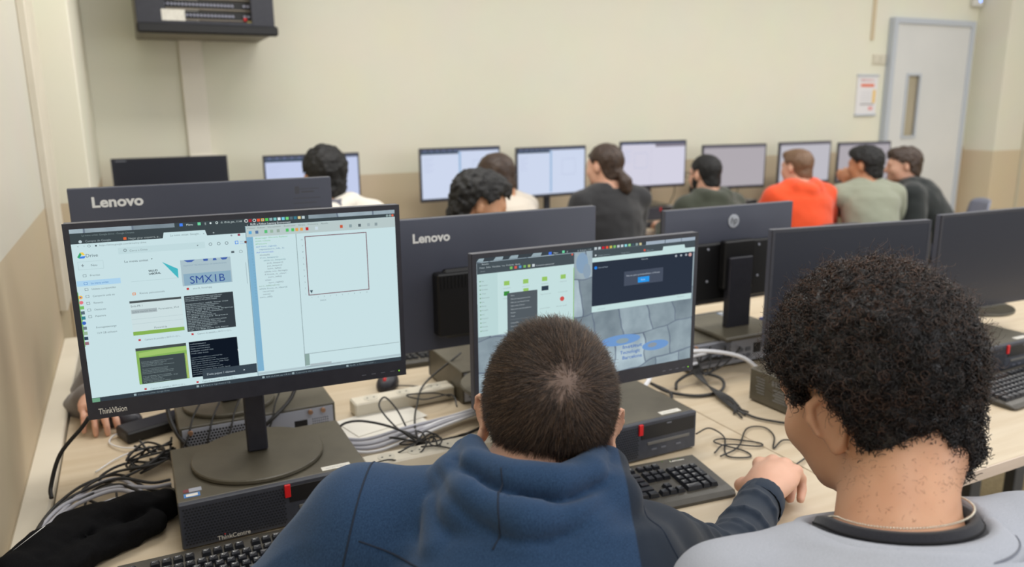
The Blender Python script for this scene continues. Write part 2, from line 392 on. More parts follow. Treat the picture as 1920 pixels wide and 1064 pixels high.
# ------------------------------------------------------------------ desktop computers (origin: front left bottom corner, front faces -Y)
CW, CD, CH = .348, .262, .0925
def make_computer(label):
    t = thing('desktop_computer', label, 'computer')
    mb = MB(); mb.box(0, CW, .012, CD, .004, CH, bev=.002); mb.obj('case', M_CASE, t)
    mb = MB(); mb.box(0, CW, 0, .012, .004, CH, bev=.002); mb.obj('front_bezel', M_BEZ, t)
    mb = MB()
    for r in range(13):
        for c in range(33):
            x = .008+c*.0056+(r % 2)*.0028; z = .013+r*.0057
            if x < .186: mb.prism([(x+.0021*cos(pi/3*k+.52), z+.0021*sin(pi/3*k+.52)) for k in range(6)], -.0006, .0003, 'y')
    mb.obj('grille', principled('grille_dark', srgb(30, 32, 38), .5), t, kind='stuff')
    mb = MB(); mb.box(.193, CW-.006, -.0012, .001, .052, CH-.008, bev=.0005); dr = mb.obj('optical_drive', M_DARK, t)
    mb = MB(); mb.box(.262, .275, -.0016, -.0011, .079, .082); mb.obj('drive_mark', M_PORT, dr)
    mb = MB(); mb.box(.21, CW-.02, -.0016, .001, .036, .043, bev=.0005); mb.obj('slot_cover', principled('slot_grey', srgb(104, 102, 98), .5), t)
    for x in (.222, .248, .29):
        mb = MB(); mb.box(x, x+.014, -.0012, .001, .022, .0255); mb.obj('usb_port', M_PORT, t)
    mb = MB(); mb.box(.185, .196, -.004, .001, .064, CH-.003, bev=.0008); mb.obj('red_tab', M_RED, t)
    mb = MB(); put_text(mb, 'ThinkCentre', (.060, -.0015, .0085), (1, 0, 0), (0, 0, 1), .0085, 0, .005, .058); mb.obj('lettering', M_LABEL, t)
    mb = MB(); mb.ell((.0735, -.0018, .0185), (.0012, .0008, .0012), nu=8, nv=6); mb.obj('red_dot', M_RED, t)
    mb = MB(); mb.box(.262, .318, .018, .034, CH-.0005, CH+.0006); lb = mb.obj('asset_label', M_LABEL, t)
    mb = MB(); put_text(mb, '001-0318-0017', (.270, .023, CH+.0009), (1, 0, 0), (0, 1, 0), .004, 0, 0, .04); mb.obj('label_print', M_PORT, lb)
    mb = MB(); mb.box(.012, .04, .024, .040, CH-.0005, CH+.0006); mb.box(.016, .036, .027, .037, CH+.0006, CH+.0009, 1); mb.obj('maker_sticker', [principled('sticker_blue', srgb(80, 130, 190), .4), M_LABEL], t)
    mb = MB(); mb.box(.012, .022, .046, .058, CH-.0005, CH+.0006, 1); mb.box(.022, .044, .045, .060, CH-.0005, CH+.0006, 0); mb.obj('maker_sticker', [M_SILVER, principled('sticker_red', srgb(120, 60, 66), .4)], t)
    # rear, faces +Y
    mb = MB(); mb.box(.006, CW-.006, CD-.0005, CD+.003, .008, CH-.006); rp = mb.obj('rear_panel', M_SILVER, t)
    mb = MB()
    for r in range(5):
        for c in range(22):
            x = .19+c*.0066+(r % 2)*.0033; z = .05+r*.0066
            mb.prism([(x+.0027*cos(pi/3*k+.52), z+.0027*sin(pi/3*k+.52)) for k in range(6)], CD+.0028, CD+.0035, 'y')
    for r in range(6):
        for c in range(8):
            x = .02+c*.005; z = .03+r*.006; mb.prism([(x+.0016*cos(pi/2*k), z+.0016*sin(pi/2*k)) for k in range(4)], CD+.0028, CD+.0035, 'y')
    mb.obj('vent_hole', M_DARK, rp, kind='stuff')
    mb = MB(); mb.box(.068, .098, CD+.0025, CD+.004, .03, .062, bev=.0005); mb.obj('power_socket', M_DARK, rp)
    mb = MB()
    for i in range(3): mb.box(.11+i*.022, .125+i*.022, CD+.002, CD+.006, .02, .032, bev=.0008)
    for i in range(2): mb.box(.11+i*.03, .13+i*.03, CD+.002, CD+.006, .04, .052, bev=.0008)
    mb.box(.19, .33, CD+.002, CD+.0045, .018, .034)
    mb.obj('connector', M_PORT, rp)
    for x in (.03, .06, .325):
        mb = MB(); mb.cyl((x, CD+.002, CH-.013), (x, CD+.010, CH-.013), .0055, n=12); mb.obj('thumb_screw', M_BRASS, rp)
    for x in (.02, CW-.02):
        for y in (.02, CD-.02):
            mb = MB(); mb.cyl((x, y, 0), (x, y, .005), .008, n=10); mb.obj('foot', M_DARK, t)
    return t
pc = make_computer('black desktop computer lying flat under the large lit screen nearest the left wall')
pc.location = (.012, 1.395, T)
REAR = ()
dup(pc, (.768, 1.318, T), radians(.5), 'black desktop computer behind the keyboard of the boy in the blue hoodie', skip=())
pc3 = dup(pc, (1.455, 1.235, T), radians(3), 'black desktop computer with a printed label on its side, next to the curly-haired boy\'s face')
mb = MB()
for i, z in enumerate((.07, .062, .054, .046, .038, .03)):
    mb.box(-.0012, .0002, .21, .24-.003*(i % 3), z, z+.003)
for i in range(9): mb.box(-.0012, .0002, .09+.011*i, .097+.011*i, .064, .078)
for k in range(5): mb.box(-.0012, .0002, .10, .18-.007*(k % 2), .024+.007*k, .028+.007*k)
sp = mb.obj('side_label_print', principled('label_grey_print', srgb(120, 120, 118), .6), pc3)
dup(pc, (2.055, 1.305, T), 0, 'black desktop computer with a red tab at the far right edge')
dup(pc, (.383+.0, 2.03, T), pi, 'black desktop computer turned backwards behind the nearest lit screen, vents facing us')
pcb = dup(pc, (1.085, 2.085, T), pi, 'black desktop computer turned backwards, side panel showing beside the mouse with the red dot')
dup(pc, (1.775, 2.0, T), pi, 'black desktop computer turned backwards under the round-logo monitor')

# ------------------------------------------------------------------ monitors (origin at panel centre bottom on its stand foot)
def make_monitor(label, w=.54, h=.322, zb=.12, base='round', lens=True, brand=None, chin=.03, seen_back=False, tilt=0., th=.022, logo='L', so=.067):
    """panel: local x -w/2..w/2, screen faces -Y, bottom of panel at z = zb above what it stands on"""
    t = thing('monitor', label, 'monitor')
    mb = MB(); b = .009
    mb.box(-w/2, w/2, 0, .004, zb, zb+chin); mb.box(-w/2, w/2, 0, .004, zb+h-b, zb+h)
    mb.box(-w/2, -w/2+b, 0, .004, zb+chin, zb+h-b); mb.box(w/2-b, w/2, 0, .004, zb+chin, zb+h-b)
    fr = mb.obj('bezel', M_BLACK, t)
    mb = MB(); mb.box(-w/2, w/2, .004, th, zb, zb+h, bev=.0015); mb.obj('back_shell', M_SHELL, t)
    mb = MB()
    if seen_back == 'hp': mb.box(-w/2+.025, w/2-.025, th, th+.018, zb+.01, zb+h*.64, bev=.006)
    else: mb.box(-.17, .17, th, th+.025, zb+.03, zb+h*.62, bev=.008)
    mb.box(-.06, .06, th+.02, th+.05, zb+.05, zb+.20, bev=.004); mb.obj('rear_hump', M_DARK, t)
    # stand
    s0 = so-.012
    mb = MB()
    if so > .1: mb.box(-.02, .02, th+.01, s0+.02, zb+.10, zb+.15, bev=.003)
    hw = .045 if base == 'hp' else .02
    mb.box(-hw, hw, s0, s0+.025, .012, zb+.15, bev=.003)
    mb.obj('stand_column', M_BLACK, t)
    mb = MB(); cy = so-.01
    if base == 'round':
        n = 48; o = []
        for z, k in ((0, .985), (.003, 1), (.008, 1), (.010, .985)): o.append([(.128*k*cos(2*pi*i/n), cy+.128*k*sin(2*pi*i/n), z) for i in range(n)])
        vs = [p for r in o for p in r]; fs = [(r*n+i, r*n+(i+1) % n, (r+1)*n+(i+1) % n, (r+1)*n+i) for r in range(3) for i in range(n)]
        fs += [tuple(reversed(range(n))), tuple(range(3*n, 4*n))]; mb.add(vs, fs)
    else:
        mb.box(-.12, .12, cy-.09, cy+.11, 0, .014, bev=.004)
    mb.obj('stand_base', M_CASE, t)
    return t, fr
def lcd(t, w, h, zb, chin, mat, b=.009):
    mb = MB(); mb.box(-w/2+b, w/2-b, .0005, .003, zb+chin, zb+h-b); return mb.obj('screen', mat, t)
def set_tilt(t, x, y, z, rz): t.location = (x, y, z); t.rotation_euler = (0, 0, rz)

class UI:
    """flat picture shown by a screen, laid out in 1920 x 1080 desktop units"""
    def __init__(s, t, w, h, zb, chin, b=.009, y=.0003):
        s.x0 = -w/2+b; s.W = w-2*b; s.z0 = zb+chin; s.H = h-b-chin; s.t = t; s.mb = MB(); s.mats = []; s.y = y
    def mi(s, c):
        m = c if isinstance(c, bpy.types.Material) else emit(c)
        if m not in s.mats: s.mats.append(m)
        return s.mats.index(m)
    def P(s, x, y, l): return (s.x0+s.W*x/1920, s.y-l*6e-5, s.z0+s.H*(1-y/1080))
    def rect(s, x0, y0, x1, y1, c, l=1): s.mb.quad(s.P(x0, y1, l), s.P(x1, y1, l), s.P(x1, y0, l), s.P(x0, y0, l), s.mi(c))
    def poly(s, pts, c, l=1): s.mb.add([s.P(x, y, l) for x, y in pts], [tuple(range(len(pts)))], s.mi(c))
    def disc(s, x, y, r, c, l=2, n=14): s.poly([(x+r*cos(2*pi*i/n), y-r*sin(2*pi*i/n)) for i in range(n)], c, l)
    def ring(s, x, y, r, wd, c, l=2, n=20):
        for i in range(n):
            a, b = 2*pi*i/n, 2*pi*(i+1)/n
            s.poly([(x+r*cos(a), y+r*sin(a)), (x+r*cos(b), y+r*sin(b)), (x+(r-wd)*cos(b), y+(r-wd)*sin(b)), (x+(r-wd)*cos(a), y+(r-wd)*sin(a))][::-1], c, l)
    def frame(s, x0, y0, x1, y1, wd, c, l=2):
        s.rect(x0, y0, x1, y0+wd, c, l); s.rect(x0, y1-wd, x1, y1, c, l); s.rect(x0, y0, x0+wd, y1, c, l); s.rect(x1-wd, y0, x1, y1, c, l)
    def text(s, x, y, txt, hgt, c, l=3, width=None, bold=0.):
        """(x, y) baseline left, hgt cap height in pixels"""
        k = s.W/1920; put_text(s.mb, txt, s.P(x, y, l), (1, 0, 0), (0, 0, 1), hgt*k, s.mi(c), bold, None if width is None else width*k)
    def done(s, name='screen_picture', kind=None):
        o = s.mb.obj(name, s.mats, s.t)
        return o
def stones(name, c1, c2, crack, sx=1.0):
    """wallpaper of pale stone blocks, shown on a screen"""
    m = bpy.data.materials.new(name); m.use_nodes = True; nt = m.node_tree; nt.nodes.remove(nt.nodes['Principled BSDF']); L = nt.links.new
    tc = nt.nodes.new('ShaderNodeTexCoord'); mp = nt.nodes.new('ShaderNodeMapping'); mp.inputs['Scale'].default_value = (9*sx, 1, 10.5); mp.inputs['Rotation'].default_value = (0, .12, 0)
    nd = nt.nodes.new('ShaderNodeTexNoise'); nd.inputs['Scale'].default_value = .9; nd.inputs['Detail'].default_value = 2
    av = nt.nodes.new('ShaderNodeVectorMath'); av.operation = 'MULTIPLY_ADD'; av.inputs[1].default_value = (.55, .55, .55)
    sw = nt.nodes.new('ShaderNodeSeparateXYZ'); cb = nt.nodes.new('ShaderNodeCombineXYZ')
    br = nt.nodes.new('ShaderNodeTexBrick'); br.offset = .35; br.inputs['Scale'].default_value = 1; br.inputs['Brick Width'].default_value = .62; br.inputs['Row Height'].default_value = .78
    br.inputs['Mortar Size'].default_value = .022; br.inputs['Mortar Smooth'].default_value = .9
    br.inputs['Color1'].default_value = (*c1, 1); br.inputs['Color2'].default_value = (*c2, 1); br.inputs['Mortar'].default_value = (*crack, 1)
    nz = nt.nodes.new('ShaderNodeTexNoise'); nz.inputs['Scale'].default_value = 16; nz.inputs['Detail'].default_value = 6
    r1 = nt.nodes.new('ShaderNodeValToRGB'); r1.color_ramp.elements[0].position = .25; r1.color_ramp.elements[0].color = (.55, .58, .62, 1); r1.color_ramp.elements[1].position = .65; r1.color_ramp.elements[1].color = (1.05, 1.05, 1.05, 1)
    ml = nt.nodes.new('ShaderNodeMix'); ml.data_type = 'RGBA'; ml.blend_type = 'MULTIPLY'; ml.inputs['Factor'].default_value = 1
    e = nt.nodes.new('ShaderNodeEmission')
    L(tc.outputs['Object'], mp.inputs[0]); L(mp.outputs[0], nd.inputs['Vector']); L(nd.outputs['Color'], av.inputs[0]); L(mp.outputs[0], av.inputs[2])
    L(av.outputs[0], sw.inputs[0]); L(sw.outputs['X'], cb.inputs['X']); L(sw.outputs['Z'], cb.inputs['Y']); L(cb.outputs[0], br.inputs['Vector'])
    L(tc.outputs['Object'], nz.inputs['Vector']); L(nz.outputs['Fac'], r1.inputs[0]); L(br.outputs['Color'], ml.inputs['A']); L(r1.outputs['Color'], ml.inputs['B']); L(ml.outputs['Result'], e.inputs[0])
    L(e.outputs[0], nt.nodes['Material Output'].inputs[0]); return m
WALLP = stones('screen_wallpaper', srgb(128, 142, 150), srgb(182, 200, 208), (.16, .2, .26))

# screen 1 (nearest, left)
T1 = dict(w=.54, h=.327, zb=.19, chin=.030, so=.18)
mon1, _ = make_monitor('large lit monitor nearest us showing a file browser beside a code window', **T1)
set_tilt(mon1, .164, 1.37, .823, radians(-3.0)); lcd(mon1, .54, .327, .19, .03, emit((200, 224, 228)))
WH = (201, 225, 229); BAR = (62, 72, 76)
u = UI(mon1, .54, .327, .19, .03)
u.rect(0, 0, 1920, 25, WALLP, 1); u.rect(560, 0, 1354, 25, BAR, 2)
u.rect(0, 25, 962, 89, BAR, 2); u.rect(962, 25, 1920, 48, BAR, 2)
u.poly([(488, 90), (496, 54), (728, 54), (738, 90)], WH, 3)
u.text(75, 81, 'Compte de Google', 12, (150, 165, 168), 4); u.text(302, 81, 'Negar girar esquerra, p...', 12, (160, 172, 172), 4); u.text(530, 80, 'La meva unitat: Google...', 12, (120, 140, 144), 4)
u.text(60, 45, 'La meva unitat: Google Drive - Google Chrome', 10, (120, 136, 138), 4); u.text(770, 82, '+', 14, (200, 215, 215), 4); u.text(715, 80, 'x', 12, (90, 100, 105), 4)
u.disc(50, 76, 9, (190, 205, 210), 4); u.rect(276, 66, 292, 82, (226, 104, 60), 4)
u.rect(588, 4, 606, 22, (70, 130, 240), 4); u.text(625, 20, 'Menu', 12, (210, 225, 225), 4); u.rect(690, 4, 708, 22, (110, 210, 160), 4)
u.text(730, 19, '||', 12, (210, 225, 225), 4); u.disc(764, 13, 6, (210, 225, 225), 4); u.ring(800, 13, 8, 3, (210, 225, 225), 4)
u.text(822, 19, 'dl. 18 de gen., 11:44', 12, (190, 205, 205), 4, 125)
u.ring(972, 13, 11, 3, (225, 230, 230), 4); u.text(969, 19, 'i', 11, (225, 230, 230), 4)
IC = [(165, 40, 50), None, (232, 90, 60), (240, 190, 60), (90, 200, 90), (150, 175, 180), (120, 190, 190), (220, 232, 235), (120, 200, 225), (120, 215, 130), (90, 110, 120), (60, 120, 140), (220, 205, 150), (190, 205, 210)]
for i, c in enumerate(IC):
    if c: u.rect(996+i*25-9, 4, 996+i*25+9, 22, c, 4)
u.ring(1021, 13, 10, 3, (225, 230, 230), 4); u.disc(1071, 13, 5, (60, 120, 220), 5)
for x, c in ((1868, (140, 160, 160)), (1888, (140, 160, 160)), (1905, (222, 108, 84))): u.disc(x, 37, 8, c, 4)
u.text(600, 83, 'x', 3, BAR, 2); u.text(995, 44, 'RUR: a Python Learning Environment', 13, (205, 215, 218), 4, 245, .01); u.text(974, 44, 'x', 9, (205, 215, 218), 4)
# browser body
u.text(30, 110, '<', 11, (90, 104, 110), 3); u.text(62, 110, '>', 11, (160, 175, 180), 3); u.ring(92, 105, 8, 2, (90, 104, 110), 3); u.disc(128, 106, 5, (60, 70, 76), 3)
u.text(145, 110, 'https://drive.google.com/drive/my-drive', 10, (120, 136, 142), 3, 250); u.disc(878, 100, 6, (150, 160, 170), 3); u.rect(915, 92, 930, 106, (150, 70, 90), 3); u.text(945, 108, ':', 12, (120, 130, 136), 3)
u.poly([(41, 140), (56, 140), (66, 158), (52, 158)], (240, 206, 84), 4); u.poly([(41, 140), (48, 153), (33, 176), (24, 168)], (60, 164, 110), 4); u.poly([(40, 165), (68, 163), (60, 177), (33, 177)], (70, 130, 225), 4)
u.text(67, 172, 'Drive', 20, (96, 112, 118), 3)
u.rect(240, 128, 720, 168, (192, 217, 221), 2); u.ring(277, 146, 9, 3, (104, 118, 124), 4); u.text(300, 156, 'Cerca a Drive', 12, (130, 146, 152), 4); u.poly([(672, 145), (684, 145), (678, 152)], (110, 124, 130), 4)
for x in (752, 800, 846): u.ring(x, 146, 10, 3, (104, 120, 126), 3)
u.frame(895, 136, 915, 158, 4, (80, 140, 230), 3); u.text(925, 145, 'Institut Tecnologic', 7, (110, 160, 220), 3, 45); u.text(925, 158, 'de Barcelona', 7, (110, 160, 220), 3, 40); u.disc(958, 148, 8, (110, 70, 60), 4)
u.text(265, 222, 'La meva unitat', 13, (80, 94, 100), 3, 130); u.poly([(410, 209), (420, 209), (415, 215)], (80, 94, 100), 3); u.rect(868, 200, 886, 214, (90, 104, 110), 3); u.ring(925, 207, 10, 2, (100, 116, 120), 3)
u.frame(22, 196, 155, 246, 2, (180, 204, 208), 3); u.text(36, 232, '+', 24, (90, 100, 106), 4); u.text(88, 228, 'Nou', 13, (96, 110, 116), 4)
u.rect(3, 312, 234, 346, (172, 210, 236), 2)
for i, (y, s_) in enumerate(((288, 'Prioritat'), (336, 'La meva unitat'), (372, 'Unitats compartides'), (416, 'Compartit amb mi'), (458, 'Recents'), (500, 'Destacats'), (541, 'Paperera'), (612, 'Emmagatzematge'), (648, '12,9 GB utilitzats'))):
    c = (60, 120, 190) if i == 1 else (108, 124, 130)
    u.text(76 if i < 7 else 72, y, s_, 11, c, 4)
    if i < 7: u.frame(40, y-14, 58, y+2, 2, c, 4)
for k, c in enumerate(((225, 90, 60), (226, 120, 130), (120, 190, 100), (90, 110, 120), (60, 130, 140), (60, 100, 190), (110, 124, 130), (150, 180, 150), (50, 70, 90), (150, 110, 120))):
    u.disc(13, 412+k*32, 11, c, 4) if k in (0, 1, 5) else u.rect(3, 402+k*32, 24, 422+k*32, c, 4)
u.ring(13, 412, 11, 5, (240, 200, 70), 5, 6); u.disc(13, 412, 4, (70, 120, 220), 5); u.rect(0, 380, 4, 720, (120, 180, 110), 2); u.rect(0, 500, 8, 640, (130, 186, 110), 3)
# file cards
u.text(390, 290, 'SALUD', 11, (40, 52, 60), 3, 50, .03); u.text(390, 308, 'LABORAL', 11, (40, 52, 60), 3, 66, .03)
u.poly([(469, 235), (553, 286), (551, 347)][::-1], (72, 182, 194), 3); u.rect(290, 342, 550, 344, (176, 202, 206), 3)
u.rect(570, 235, 860, 400, (170, 192, 200), 2); u.rect(580, 323, 854, 397, (140, 172, 192), 3)
for x0, x1 in ((590, 655), (700, 730), (760, 775), (800, 845)): u.poly([(x0, 236), (x1, 236), ((x0+x1)/2+12, 250), ((x0+x1)/2-12, 250)][::-1], (70, 100, 170), 4)
u.text(585, 275, 'INSTITUT TECNOLOGIC DE BARCELONA', 8, (130, 154, 172), 4, 250)
u.text(612, 388, 'SMX1B', 48, (48, 78, 150), 5, 205, .0)
u.text(626, 425, 'smx1b_horari.jpg', 11, (120, 136, 142), 3); u.rect(590, 412, 604, 426, (190, 70, 70), 3)
u.frame(288, 412, 306, 428, 4, (226, 140, 90), 3); u.text(326, 425, 'Riscos psicosocials', 11, (120, 136, 142), 3, 140)
u.rect(266, 464, 554, 682, (204, 222, 224), 2); u.rect(266, 464, 554, 478, (76, 84, 86), 3); u.text(270, 503, 'Smb-PR 1', 12, (110, 122, 128), 4)
u.rect(270, 520, 412, 545, (168, 182, 186), 3); u.text(275, 539, 'Sobre macOS Server', 11, (120, 132, 138), 4); u.text(420, 534, 'Parametres_IPv4', 11, (110, 124, 130), 4, 115); u.rect(268, 580, 554, 582, (180, 200, 204), 3); u.rect(268, 610, 554, 612, (180, 200, 204), 3)
u.text(385, 652, 'Passarel-la', 12, (110, 124, 130), 4); u.rect(266, 660, 554, 684, (134, 178, 84), 4)
def shot(x, y): u.rect(x, y-12, x+13, y, (190, 60, 66), 3); u.text(x+34, y, 'Captura de pantalla a 2019-11-12 1...', 10, (120, 136, 142), 3, 205)
shot(290, 722); shot(590, 722); shot(290, 1045); shot(590, 1045)
u.rect(570, 463, 856, 698, (54, 62, 68), 2)
rr = random.Random(3)
W_ = 'inet addr bcast mask packets errors dropped overruns frame loop enp3s0 flags mtu netmask broadcast prefixlen scopeid ether txqueuelen bytes RX TX link local'.split()
def term(x0, y0, x1, y1, n, c, hh=7):
    for i in range(n):
        y = y0+(y1-y0)*(i+1)/n-2
        if rr.random() < .1: continue
        s_ = ' '.join(rr.choice(W_) for _ in range(rr.randint(3, 7))); full = (x1-x0)*rr.uniform(.45, 1)
        u.text(x0, y, s_, hh, c, 4, full)
term(576, 468, 850, 692, 20, (176, 192, 196), 7)
u.rect(267, 768, 553, 1005, (134, 178, 92), 2); u.rect(267, 768, 553, 786, (70, 78, 78), 3); u.rect(282, 832, 538, 1004, (62, 72, 76), 3); u.poly([(282, 800), (400, 790), (552, 790), (552, 815), (282, 826)], (160, 196, 110), 3); term(290, 836, 520, 1000, 17, (140, 156, 158), 6)
u.rect(545, 840, 549, 1000, (196, 190, 120), 4)
u.rect(569, 766, 855, 1004, (16, 24, 36), 2); term(576, 772, 720, 850, 5, (150, 166, 176), 7); term(576, 850, 850, 990, 10, (140, 156, 166), 6)
u.rect(630, 963, 960, 1026, (58, 70, 80), 5); u.text(655, 1002, "S'esta pujant 1 element", 13, (186, 200, 206), 6, 170); u.poly([(875, 1000), (887, 1000), (881, 992)], (200, 214, 220), 6)
u.rect(946, 280, 950, 420, (170, 190, 196), 3)
# editor window
u.rect(964, 50, 1920, 118, (184, 200, 200), 3); u.text(975, 66, 'Fitxer  Editar  Visualitzar   Executar   Eines   Finestra   Ajuda', 9, (120, 134, 136), 4, 500)
for x, c in ((990, (90, 170, 220)), (1030, (90, 120, 160)), (1085, (90, 190, 120)), (1120, (150, 180, 160)), (1160, (150, 170, 160)), (1216, (80, 190, 100)), (1250, (80, 190, 100)), (1275, (226, 160, 80)), (1305, (226, 160, 80)), (1340, (196, 40, 44)), (1400, (200, 216, 226)), (1560, (200, 90, 60)), (1620, (140, 160, 164)), (1680, (90, 104, 110)), (1740, (160, 176, 180)), (1790, (140, 156, 160))):
    u.rect(x-9, 80, x+9, 100, c, 5)
u.rect(966, 118, 1004, 1022, (126, 176, 206), 3); u.rect(962, 50, 965, 1060, (90, 130, 150), 4)
for i in range(22): u.text(988, 134+i*19, str(i+1), 8, (110, 150, 176), 4)
u.rect(1266, 118, 1269, 1030, (120, 136, 140), 4)
code = [(0, '#carregar llibreria Python', (120, 190, 140)), (0, '#dels robots', (120, 190, 140)), (0, '#Funcions', (120, 190, 140)), (0, 'def turn_right():', (70, 130, 190)), (1, 'repeat(turn_left, 3)', (90, 130, 170)), (0, 'def recorre():', (50, 100, 210)), (1, 'think(0)', (110, 130, 140)), (1, 'if on_beeper():', (90, 140, 160)), (2, 'while on_beeper():', (90, 140, 150)), (3, 'pick_beeper()', (110, 130, 140)), (3, 'put_beeper()', (110, 130, 140)), (3, 'turn_left()', (110, 130, 140)), (2, 'while not_facing():', (110, 130, 140)), (2, 'if front_is_clear:', (110, 130, 140)), (3, 'turn_left()', (110, 130, 140)), (2, 'else:', (110, 130, 150)), (3, 'turn_right()', (110, 130, 140)), (0, 'turn_left(robot):', (120, 160, 140)), (0, 'while front_is_clear():', (100, 130, 140)), (1, 'recorre()', (110, 130, 140)), (1, 'move()', (110, 130, 140)), (0, 'turn_off()', (100, 120, 130))]
for i, (ind, s_, c) in enumerate(code): u.text(1016+ind*20, 134+i*18.6, s_, 9, c, 4, len(s_)*7.6)
u.frame(1320, 139, 1723, 540, 5, (112, 56, 70), 5)
for i in range(10): u.text(1294 if i == 9 else 1300, 533-i*41, str(i+1), 9, (110, 126, 134), 4); u.text(1338+i*40, 560, str(i+1), 8, (110, 126, 134), 4)
u.poly([(1330, 505), (1350, 505), (1341, 528)][::-1], (60, 84, 96), 6); u.rect(1334, 505, 1347, 514, (60, 84, 96), 6); u.text(1392, 585, 'Avenue', 9, (110, 126, 134), 4)
u.rect(1268, 942, 1912, 945, (124, 140, 144), 4); u.rect(1268, 945, 1298, 1026, (140, 166, 160), 4); u.rect(966, 1030, 1920, 1046, (176, 196, 202), 4)
u.rect(1300, 1018, 1440, 1032, (170, 184, 190), 5); u.rect(1270, 1034, 1500, 1038, (140, 160, 166), 5)
u.rect(0, 1052, 1920, 1080, (54, 64, 72), 5); u.rect(0, 1054, 42, 1080, (110, 160, 130), 6)
for x, s_ in ((250, '(1) La meva unitat: Google Drive'), (610, '(Escriptori)'), (1010, 'Baixades'), (1200, 'Captura de pantalla'), (1560, 'RUR: a Python Lear...')): u.rect(x-22, 1060, x-8, 1074, (150, 170, 176), 6); u.text(x, 1072, s_, 9, (130, 146, 152), 6, 180)
u.poly([(852, 850), (862, 858), (856, 868)][::-1], (225, 235, 238), 6)
u.done()
def mon_mark(t, w, h, zb, chin, txt, led=True):
    mb = MB(); put_text(mb, txt, (-w/2+.016, -.0004, zb+.008), (1, 0, 0), (0, 0, 1), .010, 0, .006, .042); mb.obj('lettering', M_LABEL, t)
    if led:
        mb = MB(); mb.ell((w/2-.014, -.0004, zb+.010), (.0012, .0006, .0012), nu=8, nv=6); mb.obj('power_light', emit((150, 235, 60), 1.5), t)
    mb = MB()
    for i in range(4): mb.box(w/2-.085+i*.018, w/2-.077+i*.018, -.0004, 0, zb+.010, zb+.0112)
    mb.obj('button_mark', M_PORT, t)
mon_mark(mon1, .54, .327, .19, .03, 'ThinkVision')

# screen 2
mon2, _ = make_monitor('lit monitor showing stone wallpaper and two windows behind the head of the boy in blue', w=.54, h=.317, zb=.1, chin=.03, so=.17)
set_tilt(mon2, .833, 1.326, .823, radians(0)); lcd(mon2, .54, .317, .1, .03, WALLP)
u = UI(mon2, .54, .317, .1, .03); C2 = (196, 222, 222); B2 = (72, 82, 88)
u.rect(0, 0, 1920, 28, (60, 68, 74), 2); 
for a, b_ in ((0, 60), (130, 210), (250, 330), (430, 520)): u.poly([(a, 26), (a+20, 2), (b_, 2), (b_-10, 26)][::-1], (150, 168, 176), 3)
u.rect(1440, 0, 1920, 28, (160, 174, 188), 3); u.rect(1620, 0, 1626, 28, (80, 90, 100), 4); u.rect(1780, 0, 1785, 28, (80, 90, 100), 4)
u.rect(576, 4, 600, 26, (70, 120, 235), 4); u.text(616, 22, 'Menu', 12, (205, 218, 222), 4); u.rect(690, 4, 710, 24, (110, 210, 160), 4); u.text(728, 22, '||', 12, (205, 218, 222), 4); u.text(820, 22, 'dl. 18 de gen., 11:44', 11, (180, 194, 200), 4, 120)
for i, c in enumerate(((190, 200, 205), (190, 200, 205), (200, 30, 50), (225, 90, 60), (200, 190, 90), (130, 190, 110), (190, 200, 205), (200, 214, 220), (140, 210, 220), (150, 210, 150), (70, 90, 100), (140, 160, 160), (205, 195, 150))): u.rect(968+i*34, 4, 990+i*34, 24, c, 4)
u.rect(3, 33, 793, 120, B2, 3); u.text(40, 52, 'Baixades', 11, (180, 192, 196), 4); u.text(22, 78, 'Fitxer  Edita  Visualitza  Ves  Preferits  Ajuda', 11, (180, 192, 196), 4, 320)
for i, c in enumerate(((120, 190, 100), (210, 90, 80), (90, 150, 200), (120, 180, 100), (170, 190, 110), (205, 215, 220))): u.rect(260+i*36, 86, 280+i*36, 106, c, 4)
u.text(30, 104, 'Enrere', 9, (140, 152, 158), 4); u.text(470, 104, 'Carpeta personal', 10, (190, 200, 205), 4, 150); u.disc(775, 42, 8, (215, 100, 84), 4)
u.rect(3, 120, 790, 606, C2, 3); u.rect(786, 150, 793, 606, (140, 190, 110), 4); u.rect(3, 120, 160, 606, (186, 214, 214), 4)
for i in range(13): u.text(34, 180+i*32, rr.choice(('Inici', 'Escriptori', 'Documents', 'Imatges', 'Baixades', 'Musica', 'Videos', 'Xarxa')), 9, (130, 148, 150), 5); u.rect(20, 172+i*32, 29, 181+i*32, (120, 160, 130), 5)
for x, y in ((233, 208), (386, 211), (542, 209), (698, 208), (231, 288), (387, 282)):
    u.rect(x-22, y-14, x+22, y+20, (150, 196, 100) if (x, y) != (231, 288) else (60, 140, 60), 5); u.text(x-30, y+44, 'carpeta', 8, (150, 168, 170), 5, 60)
u.rect(516, 268, 574, 304, (50, 62, 76), 5); u.disc(690, 389, 19, (205, 84, 80), 5); u.text(505, 336, 'Captura de pantalla', 8, (150, 168, 170), 5, 90); u.text(655, 336, 'document.odt', 8, (150, 168, 170), 5, 80); u.text(640, 450, 'fitxer.pdf', 8, (150, 168, 170), 5, 90); u.text(500, 450, 'instal-lador', 8, (150, 168, 170), 5, 90)
u.rect(235, 290, 481, 640, (84, 92, 98), 6)
for i, s_ in enumerate(('Obre', 'Obre en una pestanya nova', 'Obre en una finestra nova', 'Obre amb el Nemo', 'Obre amb una altra aplicacio...', 'Retalla', 'Copia', '', 'Crea enllac', 'Reanomena', '', 'Mou a la paperera')): u.text(262, 318+i*27, s_, 10, (176, 186, 190), 7) if s_ else u.rect(255, 312+i*27, 470, 314+i*27, (120, 128, 132), 7)
u.rect(951, 29, 1920, 100, B2, 3); u.rect(951, 88, 1920, 125, C2, 4); u.poly([(1600, 90), (1606, 56), (1814, 56), (1824, 90)][::-1], C2, 4)
